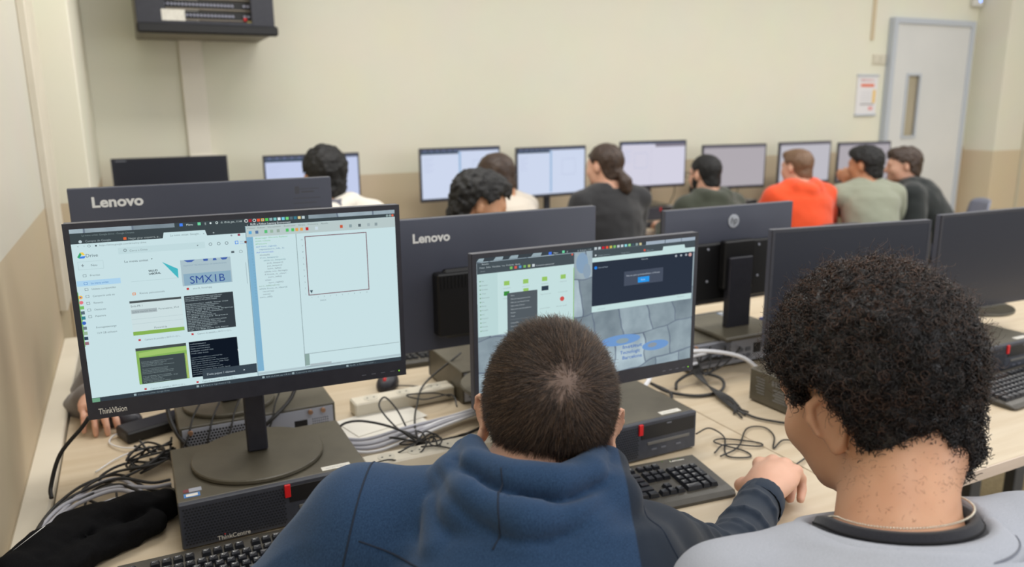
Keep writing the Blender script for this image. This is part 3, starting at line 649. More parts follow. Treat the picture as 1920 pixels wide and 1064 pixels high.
u.disc(980, 70, 8, (200, 210, 215), 4); u.text(1000, 78, 'Google Classroom', 10, (140, 154, 160), 4); u.text(1210, 78, 'Google Drive', 10, (140, 154, 160), 4); u.rect(1420, 62, 1436, 78, (222, 90, 70), 4); u.text(1445, 78, 'Pagina nova', 10, (140, 154, 160), 4)
u.rect(951, 125, 1906, 490, (44, 52, 66), 4); u.disc(982, 172, 13, (40, 130, 230), 5); u.text(1005, 178, 'Nom del fitxer', 10, (160, 176, 190), 5); u.text(1400, 148, 'Obre amb', 10, (180, 190, 196), 5)
for x in (1735, 1785, 1835): u.disc(x, 148, 10, (170, 178, 186), 5)
u.disc(1875, 150, 16, (200, 160, 156), 5)
u.rect(1242, 232, 1612, 352, (72, 80, 96), 5); u.text(1262, 275, 'No es pot previsualitzar el fitxer', 13, (176, 186, 196), 6, 320); u.rect(1372, 292, 1480, 338, (44, 150, 232), 6); u.text(1400, 322, 'Baixa', 13, (180, 214, 240), 7)
u.rect(951, 488, 1903, 538, C2, 5); u.text(1000, 520, 'captura.tar.gz', 9, (150, 168, 172), 6); u.text(1760, 512, 'Mostra-ho tot', 9, (140, 158, 164), 6)
el = lambda cx, cy, rx, ry, c, l: u.poly([(cx+rx*cos(2*pi*i/24), cy-ry*sin(2*pi*i/24)) for i in range(24)], c, l)
el(862, 120, 52, 84, (134, 160, 186), 2); el(905, 190, 34, 60, (140, 160, 178), 3)
el(1220, 812, 190, 46, (112, 152, 204), 2); el(1240, 820, 60, 22, (140, 158, 166), 3); el(1560, 905, 130, 44, (112, 152, 204), 2); el(1530, 900, 45, 20, (140, 150, 160), 3)
for i, s_ in enumerate(('Institut', 'Tecnologic', 'Barcelona')): u.text(1240-20*(i == 1), 892+i*47, s_, 28, (60, 104, 180), 4, 190, .01)
u.done(); mon_mark(mon2, .54, .317, .1, .03, 'ThinkVision')

# dark screens at the right
mon3, _ = make_monitor('dark switched-off monitor directly behind the curly-haired boy\'s head', w=.54, h=.336, zb=.02, chin=.02)
set_tilt(mon3, 1.552+.265, 1.56-.045, .823, radians(-9)); lcd(mon3, .54, .336, .02, .02, M_SCREEN_OFF)
mb = MB(); put_text(mb, 'hp', (-.255, -.0004, .026), (1, 0, 0), (0, 0, 1), .008); mb.obj('lettering', M_PORT, mon3)
mon4, _ = make_monitor('dark switched-off monitor cut by the right edge of the picture', w=.54, h=.325, zb=.02, chin=.02)
set_tilt(mon4, 2.557, 1.57, .82, radians(-3)); lcd(mon4, .54, .325, .02, .02, M_SCREEN_OFF)

# facing row: backs of monitors towards us
def lettering_back(t, w, h, zb, x, z, hh, ww):
    mb = MB(); put_text(mb, 'Lenovo', (x, .0228, z), (-1, 0, 0), (0, 0, 1), hh, 0, .035, ww); mb.obj('lettering', M_WHITE, t)
BW = dict(w=.54, h=.325)
monA, _ = make_monitor('dark monitor back with white Lenovo lettering rising above the nearest lit screen', w=.566, h=.335, zb=.192, so=.062)
set_tilt(monA, .156, 1.93, .823, pi); lettering_back(monA, .566, .335, .192, .240, .192+.335-.042, .022, .103)
lcd(monA, .566, .335, .192, .03, M_SCREEN_OFF)
for o_ in monA.children:
    if o_.name.startswith('stand_base'): o_.scale = (.82, .82, 1); o_.location = (0, .004, 0)
mb = MB()
mb.box(-.205, -.195, .0215, .0225, .49, .508); mb.box(-.252, -.20, .0215, .0222, .50, .502); mb.box(-.24, -.21, .0215, .0222, .492, .496)
for i in range(4): mb.box(-.255+.01*(i % 2), -.19, .0215, .0222, .478-i*.012, .480-i*.012)
mb.obj('moulded_icon', principled('mould_grey', srgb(70, 70, 76), .6), monA)
monB, _ = make_monitor('dark monitor back with white Lenovo lettering between the two lit screens', zb=.11, **BW)
set_tilt(monB, .812, 1.735, .823, pi); lettering_back(monB, .54, .325, .11, .236, .11+.325-.056, .021, .095); lcd(monB, .54, .325, .11, .03, M_SCREEN_OFF)
mb = MB(); mb.box(.02, .19, .022, .06, .15, .305, bev=.004)
for i in range(18): mb.box(.022+i*.0092, .026+i*.0092, .06, .0615, .27, .30)
mb.obj('vented_cover', M_DARK, monB)
monC, _ = make_monitor('monitor back with a round silver hp logo in the facing row', w=.50, h=.30, zb=.085, base='hp', seen_back='hp')
set_tilt(monC, 1.655, 1.86, .823, pi-radians(1)); lcd(monC, .5, .3, .085, .02, M_SCREEN_OFF)
mb = MB(); mb.cyl((-.008, .022, .338), (-.008, .0245, .338), .021, n=32); lg = mb.obj('logo', principled('logo_silver', srgb(205, 208, 214), .3, .6), monC)
mb = MB()
for x0, z0, x1, z1 in ((.006, .320, .001, .342), (-.002, .340, -.007, .358), ):
    pass
put_text(mb, 'hp', (.006, .0249, .331), (-1, 0, 0), (-.18, 0, 1), .020, 0, .0, .027)
mb.obj('lettering', M_DARK, lg)
for x, z in ((.1, .26), (-.1, .26), (.1, .16), (-.1, .16)):
    mb = MB(); mb.cyl((x, .038, z), (x, .0425, z), .004, n=8); mb.obj('screw', M_SILVER, monC)
# blue plug and connectors under that monitor
t = tag((lambda m: (m.cyl((0, 0, 0), (0, .03, 0), .011, n=12), m.box(-.02, .02, .03, .055, -.008, .008, bev=.003), m.obj('video_plug', principled('plug_blue', srgb(44, 62, 150), .4)))[-1])(MB()), 'blue video plug behind the round-logo monitor', 'plug'); t.location = (1.80, 1.772, T+.101); t.rotation_euler = (0, 0, 0)

# back row of monitors
def back_ui(t, w, h, zb, kind):
    u = UI(t, w, h, zb, .02)
    A = {'blue': (196, 206, 236), 'blue2': (206, 216, 238), 'lilac': (212, 210, 226), 'dim': (176, 170, 176), 'dim2': (190, 188, 196)}[kind]
    u.rect(0, 0, 1920, 1080, A, 1)
    if kind in ('blue', 'blue2', 'lilac'):
        u.rect(0, 0, 1920, 50, (86, 92, 112), 2); u.rect(0, 50, 900, 105, (70, 84, 100), 2) if kind != 'lilac' else u.rect(1000, 40, 1920, 120, (128, 122, 134), 2)
        u.rect(905, 60, 955, 1040, (150, 182, 216), 2) if kind != 'lilac' else u.rect(880, 60, 886, 1040, (190, 186, 206), 2)
        for i in range(6): u.disc(90+i*150, 28, 14, (130, 140, 190), 3)
        a = 1250 if kind != 'lilac' else 380
        u.frame(a, 260, a+390, 640, 8, (178, 186, 214), 3)
        for i in range(8): u.rect(60, 190+i*42, 300-(i % 3)*50, 198+i*42, (186, 194, 224), 3)
    else: u.rect(0, 0, 1920, 60, (120, 116, 124), 2)
    u.done()
spots = ((.195, .56, 'off', 'dark switched-off monitor at the far left against the back wall', 1.285),
         (.93, .54, 'blue', 'bright monitor behind the head of the student in the white hooded top', 1.275),
         (1.835, .54, 'blue2', 'bright monitor third from the left along the back wall', 1.285),
         (2.475, .53, 'blue2', 'bright monitor along the back wall just left of the ponytailed person', 1.27),
         (3.285, .53, 'lilac', 'bright lilac monitor just right of the ponytailed person', 1.285),
         (4.015, .54, 'dim', 'dim grey monitor behind the bearded student with glasses', 1.24),
         (4.725, .52, 'dim2', 'grey-lit monitor behind the student in the orange hooded top', 1.24),
         (5.38, .52, 'dim', 'dim monitor nearest the door', 1.22))
for i, (x, w, kd, lab, ztop) in enumerate(spots):
    Y = 4.48; zst = T+.10; hh = .325; zb = ztop-hh-zst
    rz = radians((0, 2, 2, 3, -4, -8, -2, -8)[i])
    m_, _ = make_monitor(lab, w=w, h=hh, zb=zb, base='round' if i % 2 else 'sq', chin=.02)
    set_tilt(m_, x, Y-.02, zst-.0075+.0, rz)
    lcd(m_, w, hh, zb, .02, M_SCREEN_OFF)
    if kd != 'off': back_ui(m_, w, hh, zb, kd)
    else:
        mb = MB(); mb.box(-w/2+.02, -w/2+.07, -.0005, 0, zb+hh-.016, zb+hh-.010); mb.obj('maker_mark', M_PORT, m_)
    dup(pc, (x-.17, Y-.10+.01, T), 0, 'black desktop computer on the back desk under the ' + lab.split(' ', 1)[0] + ' screen, number %s from the left' % ('one two three four five six seven eight'.split()[i]), 'computers along the back wall', skip=('grille', 'rear_panel', 'lettering', 'red_dot', 'maker_sticker', 'usb_port', 'slot_cover'))

# ------------------------------------------------------------------ keyboards
ROWS = [(5.35, [(0, 1, 'Esc'), (2, 1, 'F1'), (3, 1, 'F2'), (4, 1, 'F3'), (5, 1, 'F4'), (6.5, 1, 'F5'), (7.5, 1, 'F6'), (8.5, 1, 'F7'), (9.5, 1, 'F8'), (11, 1, 'F9'), (12, 1, 'F10'), (13, 1, 'F11'), (14, 1, 'F12'), (15.25, 1, ''), (16.25, 1, ''), (17.25, 1, '')]),
        (4, [(i, 1, c) for i, c in enumerate("º1234567890'¡")] + [(13, 2, ''), (15.25, 1, ''), (16.25, 1, ''), (17.25, 1, ''), (18.5, 1, ''), (19.5, 1, '/'), (20.5, 1, '*'), (21.5, 1, '-')]),
        (3, [(0, 1.5, '')] + [(1.5+i, 1, c) for i, c in enumerate('QWERTYUIOP`+')] + [(13.5, 1.5, ''), (15.25, 1, ''), (16.25, 1, ''), (17.25, 1, ''), (18.5, 1, '7'), (19.5, 1, '8'), (20.5, 1, '9'), (21.5, -1, '+')]),
        (2, [(0, 1.75, '')] + [(1.75+i, 1, c) for i, c in enumerate('ASDFGHJKLÑ´Ç')] + [(13.75, 1.25, ''), (18.5, 1, '4'), (19.5, 1, '5'), (20.5, 1, '6')]),
        (1, [(0, 1.25, '')] + [(1.25+i, 1, c) for i, c in enumerate('<ZXCVBNM,.-')] + [(12.25, 2.75, ''), (16.25, 1, ''), (18.5, 1, '1'), (19.5, 1, '2'), (20.5, 1, '3'), (21.5, -1, '')]),
        (0, [(0, 1.25, ''), (1.25, 1.25, ''), (2.5, 1.25, ''), (3.75, 6.25, ''), (10, 1.25, ''), (11.25, 1.25, ''), (12.5, 1.25, ''), (13.75, 1.25, ''), (15.25, 1, ''), (16.25, 1, ''), (17.25, 1, ''), (18.5, 2, '0'), (20.5, 1, '.')])]
U_ = .0184
_km = {}
def key_mesh(w, d):
    k = (w, d)
    if k not in _km:
        mb = MB(); W, D = w*U_-.0012, d*U_-.0012; q = .0026; hh = .0085
        vs = [(0, 0, 0), (W, 0, 0), (W, D, 0), (0, D, 0), (q, q*.6, hh), (W-q, q*.6, hh), (W-q, D-q*1.2, hh), (q, D-q*1.2, hh), (W/2, D/2, hh-.0009)]
        mb.add(vs, [(0, 3, 2, 1), (0, 1, 5, 4), (1, 2, 6, 5), (2, 3, 7, 6), (3, 0, 4, 7), (4, 5, 8), (5, 6, 8), (6, 7, 8), (7, 4, 8)])
        me = bpy.data.meshes.new('key'); me.from_pydata(mb.v, [], mb.f); me.materials.append(M_KEY); me.update(); _km[k] = me
    return _km[k]
def make_keyboard(label):
    t = thing('keyboard', label, 'keyboard'); W, D = .455, .172
    mb = MB(); prof = [(0, 0), (0, .006), (.012, .011), (.03, .013), (D-.03, .019), (D-.008, .020), (D, .014), (D, 0)]
    # rounded corners at the front through a tapered end
    n = len(prof); secs = [(0, .010), (.004, .003), (.012, 0), (W-.012, 0), (W-.004, .003), (W, .010)]
    vs = []
    for x, ins in secs:
        for (y, z) in prof: vs.append((x, min(max(y, ins), D-ins*.6), max(z-(.003 if ins > .005 else 0), 0)))
    fs = [(s_*n+i, s_*n+(i+1) % n, (s_+1)*n+(i+1) % n, (s_+1)*n+i) for s_ in range(len(secs)-1) for i in range(n)]
    fs += [tuple(reversed(range(n))), tuple(range((len(secs)-1)*n, len(secs)*n))]
    fs = [tuple(reversed(f)) for f in fs]
    mb.add(vs, fs); mb.obj('base', M_KBASE, t)
    lg = MB(); y0 = .032
    for (ry, keys) in ROWS:
        for (kx, kw, ch_) in keys:
            d = 2 if kw < 0 else 1; w = abs(kw) if kw > 0 else 1
            x = .016+kx*U_; y = y0+(ry - (1 if d == 2 else 0))*U_; 
            if d == 2: y = y0+(ry-1)*U_
            z = .012+.006*(y/D)
            k = link('key', key_mesh(w, d), t, loc=(x, y, z)); k.rotation_euler = (radians(2.4), 0, 0)
            if ch_: put_text(lg, ch_, (x+.0045, y+.0085, z+.0092), (1, 0, 0), (0, 1, .04), .0034 if len(ch_) == 1 else .0028, 0, .01)
    k = link('key', key_mesh(1, 1), t, loc=(.016+16.25*U_, y0+1*U_, .0145))
    lg.obj('key_legend', M_WHITE, t, kind='stuff')
    mb = MB(); put_text(mb, 'Lenovo', (.385, D-.024, .0206), (1, 0, 0), (0, 1, .04), .006, 0, .02, .036); mb.obj('lettering', M_LABEL, t)
    for i in range(3):
        mb = MB(); mb.ell((.37+i*.02, D-.015, .0205), (.0013, .0013, .0007), nu=8, nv=6); mb.obj('indicator_light', emit((150, 200, 90), .4), t)
    return t
kb = make_keyboard('black keyboard at the bottom edge in front of the computer nearest us')
kb.location = (-.098, 1.200, T+.001); kb.rotation_euler = (0, 0, radians(-1))
dup(kb, (.592, 1.145, T+.001), radians(-6), 'black keyboard by the right arm of the boy in the blue hoodie')
dup(kb, (1.985, 1.115, T+.001), radians(3), 'black keyboard by the right edge, in front of the computer with the red tab')
dup(kb, (1.05, 2.33, T+.001), pi-.05, 'black keyboard on the facing desk beyond the mouse with the red dot', skip=('key_legend',))
for x, who in ((.7, 'student in white'), (1.55, 'student behind the curly head'), (2.2, 'ponytailed person'), (3.0, 'bearded student'), (3.75, 'student in orange'), (4.9, 'two students by the door')):
    t = thing('keyboard', 'black keyboard on the back desk in front of the ' + who, 'keyboard', (x, 4.12, T+.001))
    mb = MB(); mb.box(0, .44, 0, .15, 0, .014, bev=.004); mb.obj('base', M_DARK, t)
    mb = MB()
    for r in range(6):
        for c in range(22): mb.box(.012+c*.019, .028+c*.019, .012+r*.021, .029+r*.021, .014, .02)
    mb.obj('key_field', M_KEY, t, kind='stuff')

# ------------------------------------------------------------------ mice, phone, power strips, beanie
def mouse(loc, rz, label, red=True):
    t = thing('computer_mouse', label, 'mouse', loc, rz)
    mb = MB(); n = 20; rings = []
    for z, k in ((0, .94), (.006, 1), (.014, .98), (.024, .86), (.031, .62), (.035, .3)):
        rings.append([(.031*k*cos(2*pi*i/n), .055*k*sin(2*pi*i/n)-(z*.12), z) for i in range(n)])
    vs = [p for r in rings for p in r]; m = len(rings)
    fs = [(r*n+i, r*n+(i+1) % n, (r+1)*n+(i+1) % n, (r+1)*n+i) for r in range(m-1) for i in range(n)] + [tuple(reversed(range(n))), tuple(range((m-1)*n, m*n))]
    mb.add(vs, fs, 0, True); mb.obj('shell', M_BLACK, t)
    mb = MB(); mb.cyl((-.004, .028, .026), (.004, .028, .026), .009, n=14); mb.obj('scroll_wheel', M_RED if red else M_DARK, t)
    return t
mouse((.600, 2.055, T+.001), radians(150), 'black mouse with a red wheel on the facing desk between the monitors')
mouse((1.125, 1.075, T+.001), radians(-58), 'black mouse under the right hand of the boy in the blue hoodie', False)
mouse((-.09, 2.11, T+.001), radians(60), 'black mouse by the hand of the person in the grey jacket', False)
t = thing('phone', 'dark tablet-like phone leaning by the vented computer back among white cables', 'phone', (-.075, 1.955, T+.001), radians(20))
mb = MB(); mb.box(0, .15, 0, .075, 0, .028, bev=.004); mb.obj('body', M_DARK, t)
mb = MB(); mb.box(.006, .144, .006, .069, .028, .0285); mb.obj('screen', M_SCREEN_OFF, t)
def strip(loc, rz, L_, label, n=5):
    t = thing('power_strip', label, 'power strip', loc, rz)
    mb = MB(); mb.box(0, L_, 0, .055, 0, .038, bev=.004); mb.obj('housing', M_TRUNK, t)
    for i in range(n):
        x = .05+i*(L_-.1)/max(n-1, 1)
        mb = MB(); mb.cyl((x, .0275, .0375), (x, .0275, .039), .019, n=20); s_ = mb.obj('socket', principled('socket_white', srgb(206, 200, 184), .5), t)
        mb = MB(); mb.cyl((x-.009, .0275, .039), (x-.009, .0275, .0395), .0025, n=8); mb.cyl((x+.009, .0275, .039), (x+.009, .0275, .0395), .0025, n=8); mb.obj('pin_hole', M_DARK, s_)
    return t
strip((.385, 1.50, T+.001), radians(0), .37, 'long white power strip lying behind the left shoulder of the boy in blue')
strip((.455, 1.86, T+.001), radians(2), .28, 'white power strip under the cables beside the backwards computer', 3)
t = thing('paper_sheet', 'white sheets of paper under the cable tangle beside the vented computer', 'paper', (.405, 1.72, T+.001), radians(8))
mb = MB(); mb.box(0, .21, 0, .13, 0, .003); mb.box(.02, .22, .02, .14, .003, .005, R=Matrix.Rotation(.1, 3, 'Z'), c=(.1, .07, 0)); mb.obj('sheet', noisy('paper_white', srgb(228, 224, 214), srgb(220, 216, 206), (9, 9, 9), .7), t)

def cable(pts, r, mat, label, group=None, name='cable', n=7):
    mb = MB(); mb.tube(pts, r, n=n, sub=7); o = mb.obj(name, mat); return tag(o, label, 'cable', group)
z = T
R2 = random.Random(11)
# bundle at left: from behind the nearest computer over to the wall and down
WHERE = ('nearest the beanie', 'second from the beanie', 'third from the beanie', 'in the middle of the fan', 'furthest from the beanie')
def fan(i, y0, y1, y2, h0, r_, m_, lab): cable([(.006, y0+.02, z+h0+.004), (-.03, y0+.01, z+h0+.01), (-.09, y1+.006, z+h0+.018+.004*(i % 2)), (-.15, y1-.02+.004*i, z+h0+.018), (-.192, y2-.03+R2.uniform(-.008, .008), z+.022+.003*i), (-.222, y2-.10+R2.uniform(-.012, .012), z+.024+.003*(i % 3)), (-.240, y2-.20, z+.020+.003*(i % 2))], r_, m_, lab)
for i, (y0, y1, y2) in enumerate(((1.515, 1.565, 1.600), (1.535, 1.59, 1.606), (1.57, 1.625, 1.618), (1.60, 1.70, 1.628), (1.635, 1.655, 1.640))):
    fan(i, y0, y1, y2, .006+.007*(i % 3), .0042, M_GCABLE, 'grey cable of the fan curving to the left wall, ' + WHERE[i])
for i, (y0, y1, y2) in enumerate(((1.55, 1.555, 1.60), (1.59, 1.66, 1.61), (1.62, 1.60, 1.66), (1.66, 1.69, 1.655), (1.64, 1.735, 1.67))):
    fan(i, y0, y1, y2, .004+.008*(i % 2), .0032, M_CABLE, 'black cable of the fan curving to the left wall, ' + WHERE[i])
cable([(-.01, 1.52, z+.004), (-.05, 1.575, z+.005), (-.09, 1.60, z+.02), (-.10, 1.68, z+.03), (-.14, 1.69, z+.02), (-.15, 1.63, z+.008), (-.09, 1.57, z+.005)], .0024, M_CABLE, 'thin black cable looping round the fan of grey cables')
cable([(.02, 1.52, z+.06), (-.005, 1.60, z+.035), (-.05, 1.63, z+.01), (-.12, 1.645, z+.006), (-.16, 1.70, z+.02), (-.10, 1.74, z+.03), (-.03, 1.73, z+.035), (.01, 1.76, z+.03)], .0028, M_CABLE, 'black cable looping low beside the nearest computer\'s left side')
cable([(-.02, 1.77, z+.02), (-.06, 1.80, z+.02), (-.1, 1.79, z+.02), (-.13, 1.76, z+.015), (-.11, 1.72, z+.02), (-.05, 1.73, z+.03), (.0, 1.78, z+.04), (-.01, 1.85, z+.02)], .003, M_CABLE, 'black cable forming a small loop beside the dark phone')
for i in range(5):
    q = [(-.015+R2.uniform(-.06, .04), 1.78+R2.uniform(-.04, .08), z+.01+R2.uniform(0, .035)) for _ in range(6)]
    cable([(.02, 1.80+.02*i, z+.03)] + q, .0026, M_CABLE, 'thin black cable knotted between the phone and the vented computer', 'knotted black cables by the phone')
cable([(-.06, 1.99, z+.01), (-.10, 2.02, z+.008), (-.115, 1.98, z+.006), (-.09, 1.93, z+.008), (-.05, 1.90, z+.01)], .0018, M_WCABLE, 'thin white cable looping round the dark phone\'s left end')
cable([(-.14, 1.82, z+.005), (-.10, 1.87, z+.006), (-.06, 1.89, z+.008), (-.02, 1.86, z+.014), (.0, 1.84, z+.02)], .0018, M_WCABLE, 'thin white cable lying below the dark phone')
cable([(-.13, 1.72, z+.17), (-.145, 1.72, z+.15), (-.19, 1.72, z+.10), (-.213, 1.71, z+.04), (-.213, 1.69, z+.022)], .0042, M_CABLE, 'thick black cable arching down from behind the nearest screen\'s left corner')
cable([(.16, 1.98, z+.14), (.06, 1.92, z+.16), (.02, 1.83, z+.13), (.03, 1.78, z+.08), (.06, 1.745, z+.045), (.10, 1.73, z+.02)], .005, M_CABLE, 'thick black cable draped over the vented computer\'s left end')
cable([(.30, 1.86, z+.22), (.315, 1.84, z+.17), (.29, 1.79, z+.12), (.24, 1.75, z+.09), (.20, 1.75, z+.06)], .0046, M_CABLE, 'thick black cable curving right of the nearest screen\'s stand')
for i in range(5):
    x = .06+.045*i
    cable([(x+.09, 1.92, z+.15), (x+.05, 1.86, z+.14), (x+.01, 1.79, z+.11), (x-.01, 1.755, z+.07), (x-.04+.02*(i % 2), 1.745, z+.03)], .0022, M_CABLE, 'thin black cable hanging across the vents of the backwards computer', 'thin cables across the vents')
# grey ribbon bundle between the two near computers
for i in range(7):
    o_ = .011*i
    cable([(.33, 1.70+.004*i, z+.02+.004*i), (.42, 1.625+o_*.9, z+.012+.006*(i % 3)), (.52, 1.63+o_*.8, z+.020+.006*(i % 3)), (.62, 1.665+o_*.6, z+.022+.005*(i % 2)), (.72, 1.70+o_*.5, z+.02), (.82, 1.71+o_*.5, z+.03)], .0042, M_GCABLE if i % 3 else M_WCABLE, ('grey' if i % 3 else 'white') + ' cable in the flat bundle running between the two lit screens', ('grey' if i % 3 else 'white') + ' cables between the two lit screens')
cable([(.36, 1.585, z+.008), (.45, 1.60, z+.008), (.55, 1.615, z+.008), (.66, 1.62, z+.01), (.74, 1.66, z+.012), (.80, 1.72, z+.03)], .0038, M_CABLE, 'black cable along the lower side of the grey cable bundle')
cable([(.36, 1.66, z+.03), (.375, 1.69, z+.06), (.42, 1.69, z+.065), (.48, 1.65, z+.055), (.53, 1.60, z+.035), (.55, 1.575, z+.03)], .003, M_CABLE, 'black cable arching over the grey bundle beside the nearest computer')
KN = (.525, 1.575, z+.035)
for i in range(9):
    a = i*2*pi/9+.3; L_ = R2.uniform(.035, .075); dx, dy = cos(a)*L_, sin(a)*L_*.9
    cable([KN, (KN[0]+dx*.6-dy*.25, KN[1]+dy*.6+dx*.25, z+.05), (KN[0]+dx, KN[1]+dy, z+.04), (KN[0]+dx*.6+dy*.25, KN[1]+dy*.6-dx*.25, z+.03), KN], .0019, M_CABLE, 'thin black cable looping out of the knot on the grey bundle', 'loops of the black cable knot')
cable([KN, (.50, 1.66, z+.045), (.485, 1.74, z+.07), (.505, 1.76, z+.085), (.525, 1.73, z+.06), (.53, 1.68, z+.035)], .0022, M_CABLE, 'black cable standing up in a tall loop above the knot')
cable([KN, (.56, 1.70, z+.03), (.60, 1.80, z+.03), (.66, 1.90, z+.05), (.78, 1.93, z+.11)], .0026, M_CABLE, 'black cable running from the knot up to the backwards computer\'s side')
cable([(.60, 2.03, z+.01), (.66, 2.01, z+.006), (.72, 1.95, z+.006), (.67, 1.90, z+.008), (.60, 1.93, z+.006), (.64, 1.98, z+.006), (.70, 1.97, z+.01), (.72, 1.87, z+.012), (.66, 1.83, z+.045), (.59, 1.85, z+.045), (.62, 1.80, z+.045), (.70, 1.81, z+.04), (.70, 1.77, z+.02)], .002, M_CABLE, 'thin mouse cable coiled beside the mouse with the red wheel')
cable([KN, (.50, 1.53, z+.01), (.43, 1.50, z+.045), (.37, 1.51, z+.03)], .0018, M_CABLE, 'thin black cable lying across the near power strip')
cable([KN, (.58, 1.58, z+.02), (.63, 1.55, z+.045), (.64, 1.50, z+.045), (.62, 1.46, z+.02)], .0018, M_CABLE, 'thin black cable falling from the knot towards the blue hood')
cable([(.52, 1.54, z+.04), (.55, 1.51, z+.05), (.565, 1.53, z+.055), (.55, 1.56, z+.05), (.54, 1.53, z+.045), (.57, 1.50, z+.043), (.60, 1.48, z+.03), (.58, 1.45, z+.01)], .0018, M_CABLE, 'thin black cable curled in a small ring on the near power strip')
# white cable passing behind screen 2 to the right
cable([(.90, 1.60, z+.02), (1.10, 1.585, z+.02), (1.20, 1.63, z+.045), (1.30, 1.70, z+.08), (1.42, 1.68, z+.09), (1.55, 1.66, z+.06), (1.6, 1.62, z+.02)], .006, M_WCABLE, 'thick white cable crossing behind the lit stone-wallpaper screen')
cable([(1.12, 1.74, z+.09), (1.25, 1.73, z+.08), (1.34, 1.70, z+.07), (1.46, 1.70, z+.07)], .0045, M_WCABLE, 'white cable above the thick one, left of the round-logo computer')
cable([(1.12, 1.70, z+.05), (1.22, 1.69, z+.05), (1.32, 1.68, z+.05), (1.42, 1.69, z+.05)], .0045, M_WCABLE, 'white cable below the upper one, left of the round-logo computer')
cable([(1.12, 1.64, z+.03), (1.17, 1.60, z+.006), (1.24, 1.585, z+.006), (1.27, 1.62, z+.01), (1.25, 1.68, z+.02)], .0045, M_CABLE, 'black cable hooking under the thick white cable')
cable([(1.25, 1.68, z+.02), (1.27, 1.62, z+.01), (1.33, 1.57, z+.006), (1.41, 1.57, z+.008), (1.45, 1.62, z+.02), (1.40, 1.67, z+.03), (1.33, 1.66, z+.02), (1.30, 1.63, z+.01)], .0045, M_CABLE, 'black cable coiled on the desk left of the labelled computer')
for i in range(6):
    o_ = .006*i
    cable([(1.47+.03*i, 1.73, z+.05-.004*i), (1.42, 1.68+o_, z+.04), (1.385, 1.60+o_*.5, z+.02), (1.36+o_, 1.52, z+.012), (1.345+o_*1.2, 1.45+o_, z+.008), (1.33+.02*(i % 3), 1.40+.01*i, z+.005)], .0026, M_CABLE, 'black cable in the strand bunch lying against the labelled computer', 'black strands by the labelled computer')
cable([(1.345, 1.45, z+.008), (1.355, 1.42, z+.006), (1.36, 1.38, z+.006), (1.385, 1.34, z+.006), (1.42, 1.30, z+.006), (1.50, 1.21, z+.006)], .003, M_CABLE, 'black cable leading from the strand bunch past the curly-haired boy\'s face')
for i in range(4):
    cable([(1.45+.06*i, 1.74, z+.085-.01*i), (1.43+.05*i, 1.70, z+.06), (1.42+.03*i, 1.67, z+.04), (1.41, 1.64, z+.03)], .0024, M_CABLE, 'short black cable plugged into the computer under the round-logo monitor', 'short cables at the round-logo computer')
# mouse cable of the near boy
cable([(1.125, 1.33, z+.03), (1.19, 1.36, z+.02), (1.21, 1.33, z+.005), (1.16, 1.27, z+.004), (1.15, 1.24, z+.004), (1.19, 1.22, z+.004), (1.20, 1.25, z+.004), (1.165, 1.31, z+.008), (1.20, 1.32, z+.006), (1.26, 1.27, z+.004), (1.245, 1.25, z+.006), (1.18, 1.29, z+.008), (1.13, 1.27, z+.006)], .0019, M_CABLE, 'thin mouse cable folded in loops right of the near boy\'s computer')
cable([(1.13, 1.25, z+.006), (1.20, 1.27, z+.006), (1.29, 1.34, z+.006), (1.335, 1.33, z+.005), (1.32, 1.28, z+.005), (1.27, 1.23, z+.004), (1.32, 1.25, z+.006), (1.345, 1.22, z+.006), (1.32, 1.17, z+.006), (1.25, 1.14, z+.008), (1.185, 1.115, z+.010)], .0019, M_CABLE, 'thin mouse cable curving over the desk seam to the near boy\'s hand')
# right side small cables
cable([(2.0, 1.62, z+.005), (2.05, 1.60, z+.02), (2.08, 1.62, z+.03)], .0018, M_CABLE, 'thin cable looping under the far right dark screen')
for x in (1.2, 2.75, 3.5, 4.1):
    cable([(x, 4.5, 1.0), (x+.02, 4.52, .9), (x-.03, 4.5, .8), (x+.06, 4.4, z+.006)], .003, M_CABLE, 'thin black cable hanging behind a screen on the back desk', 'cables hanging on the back desk')

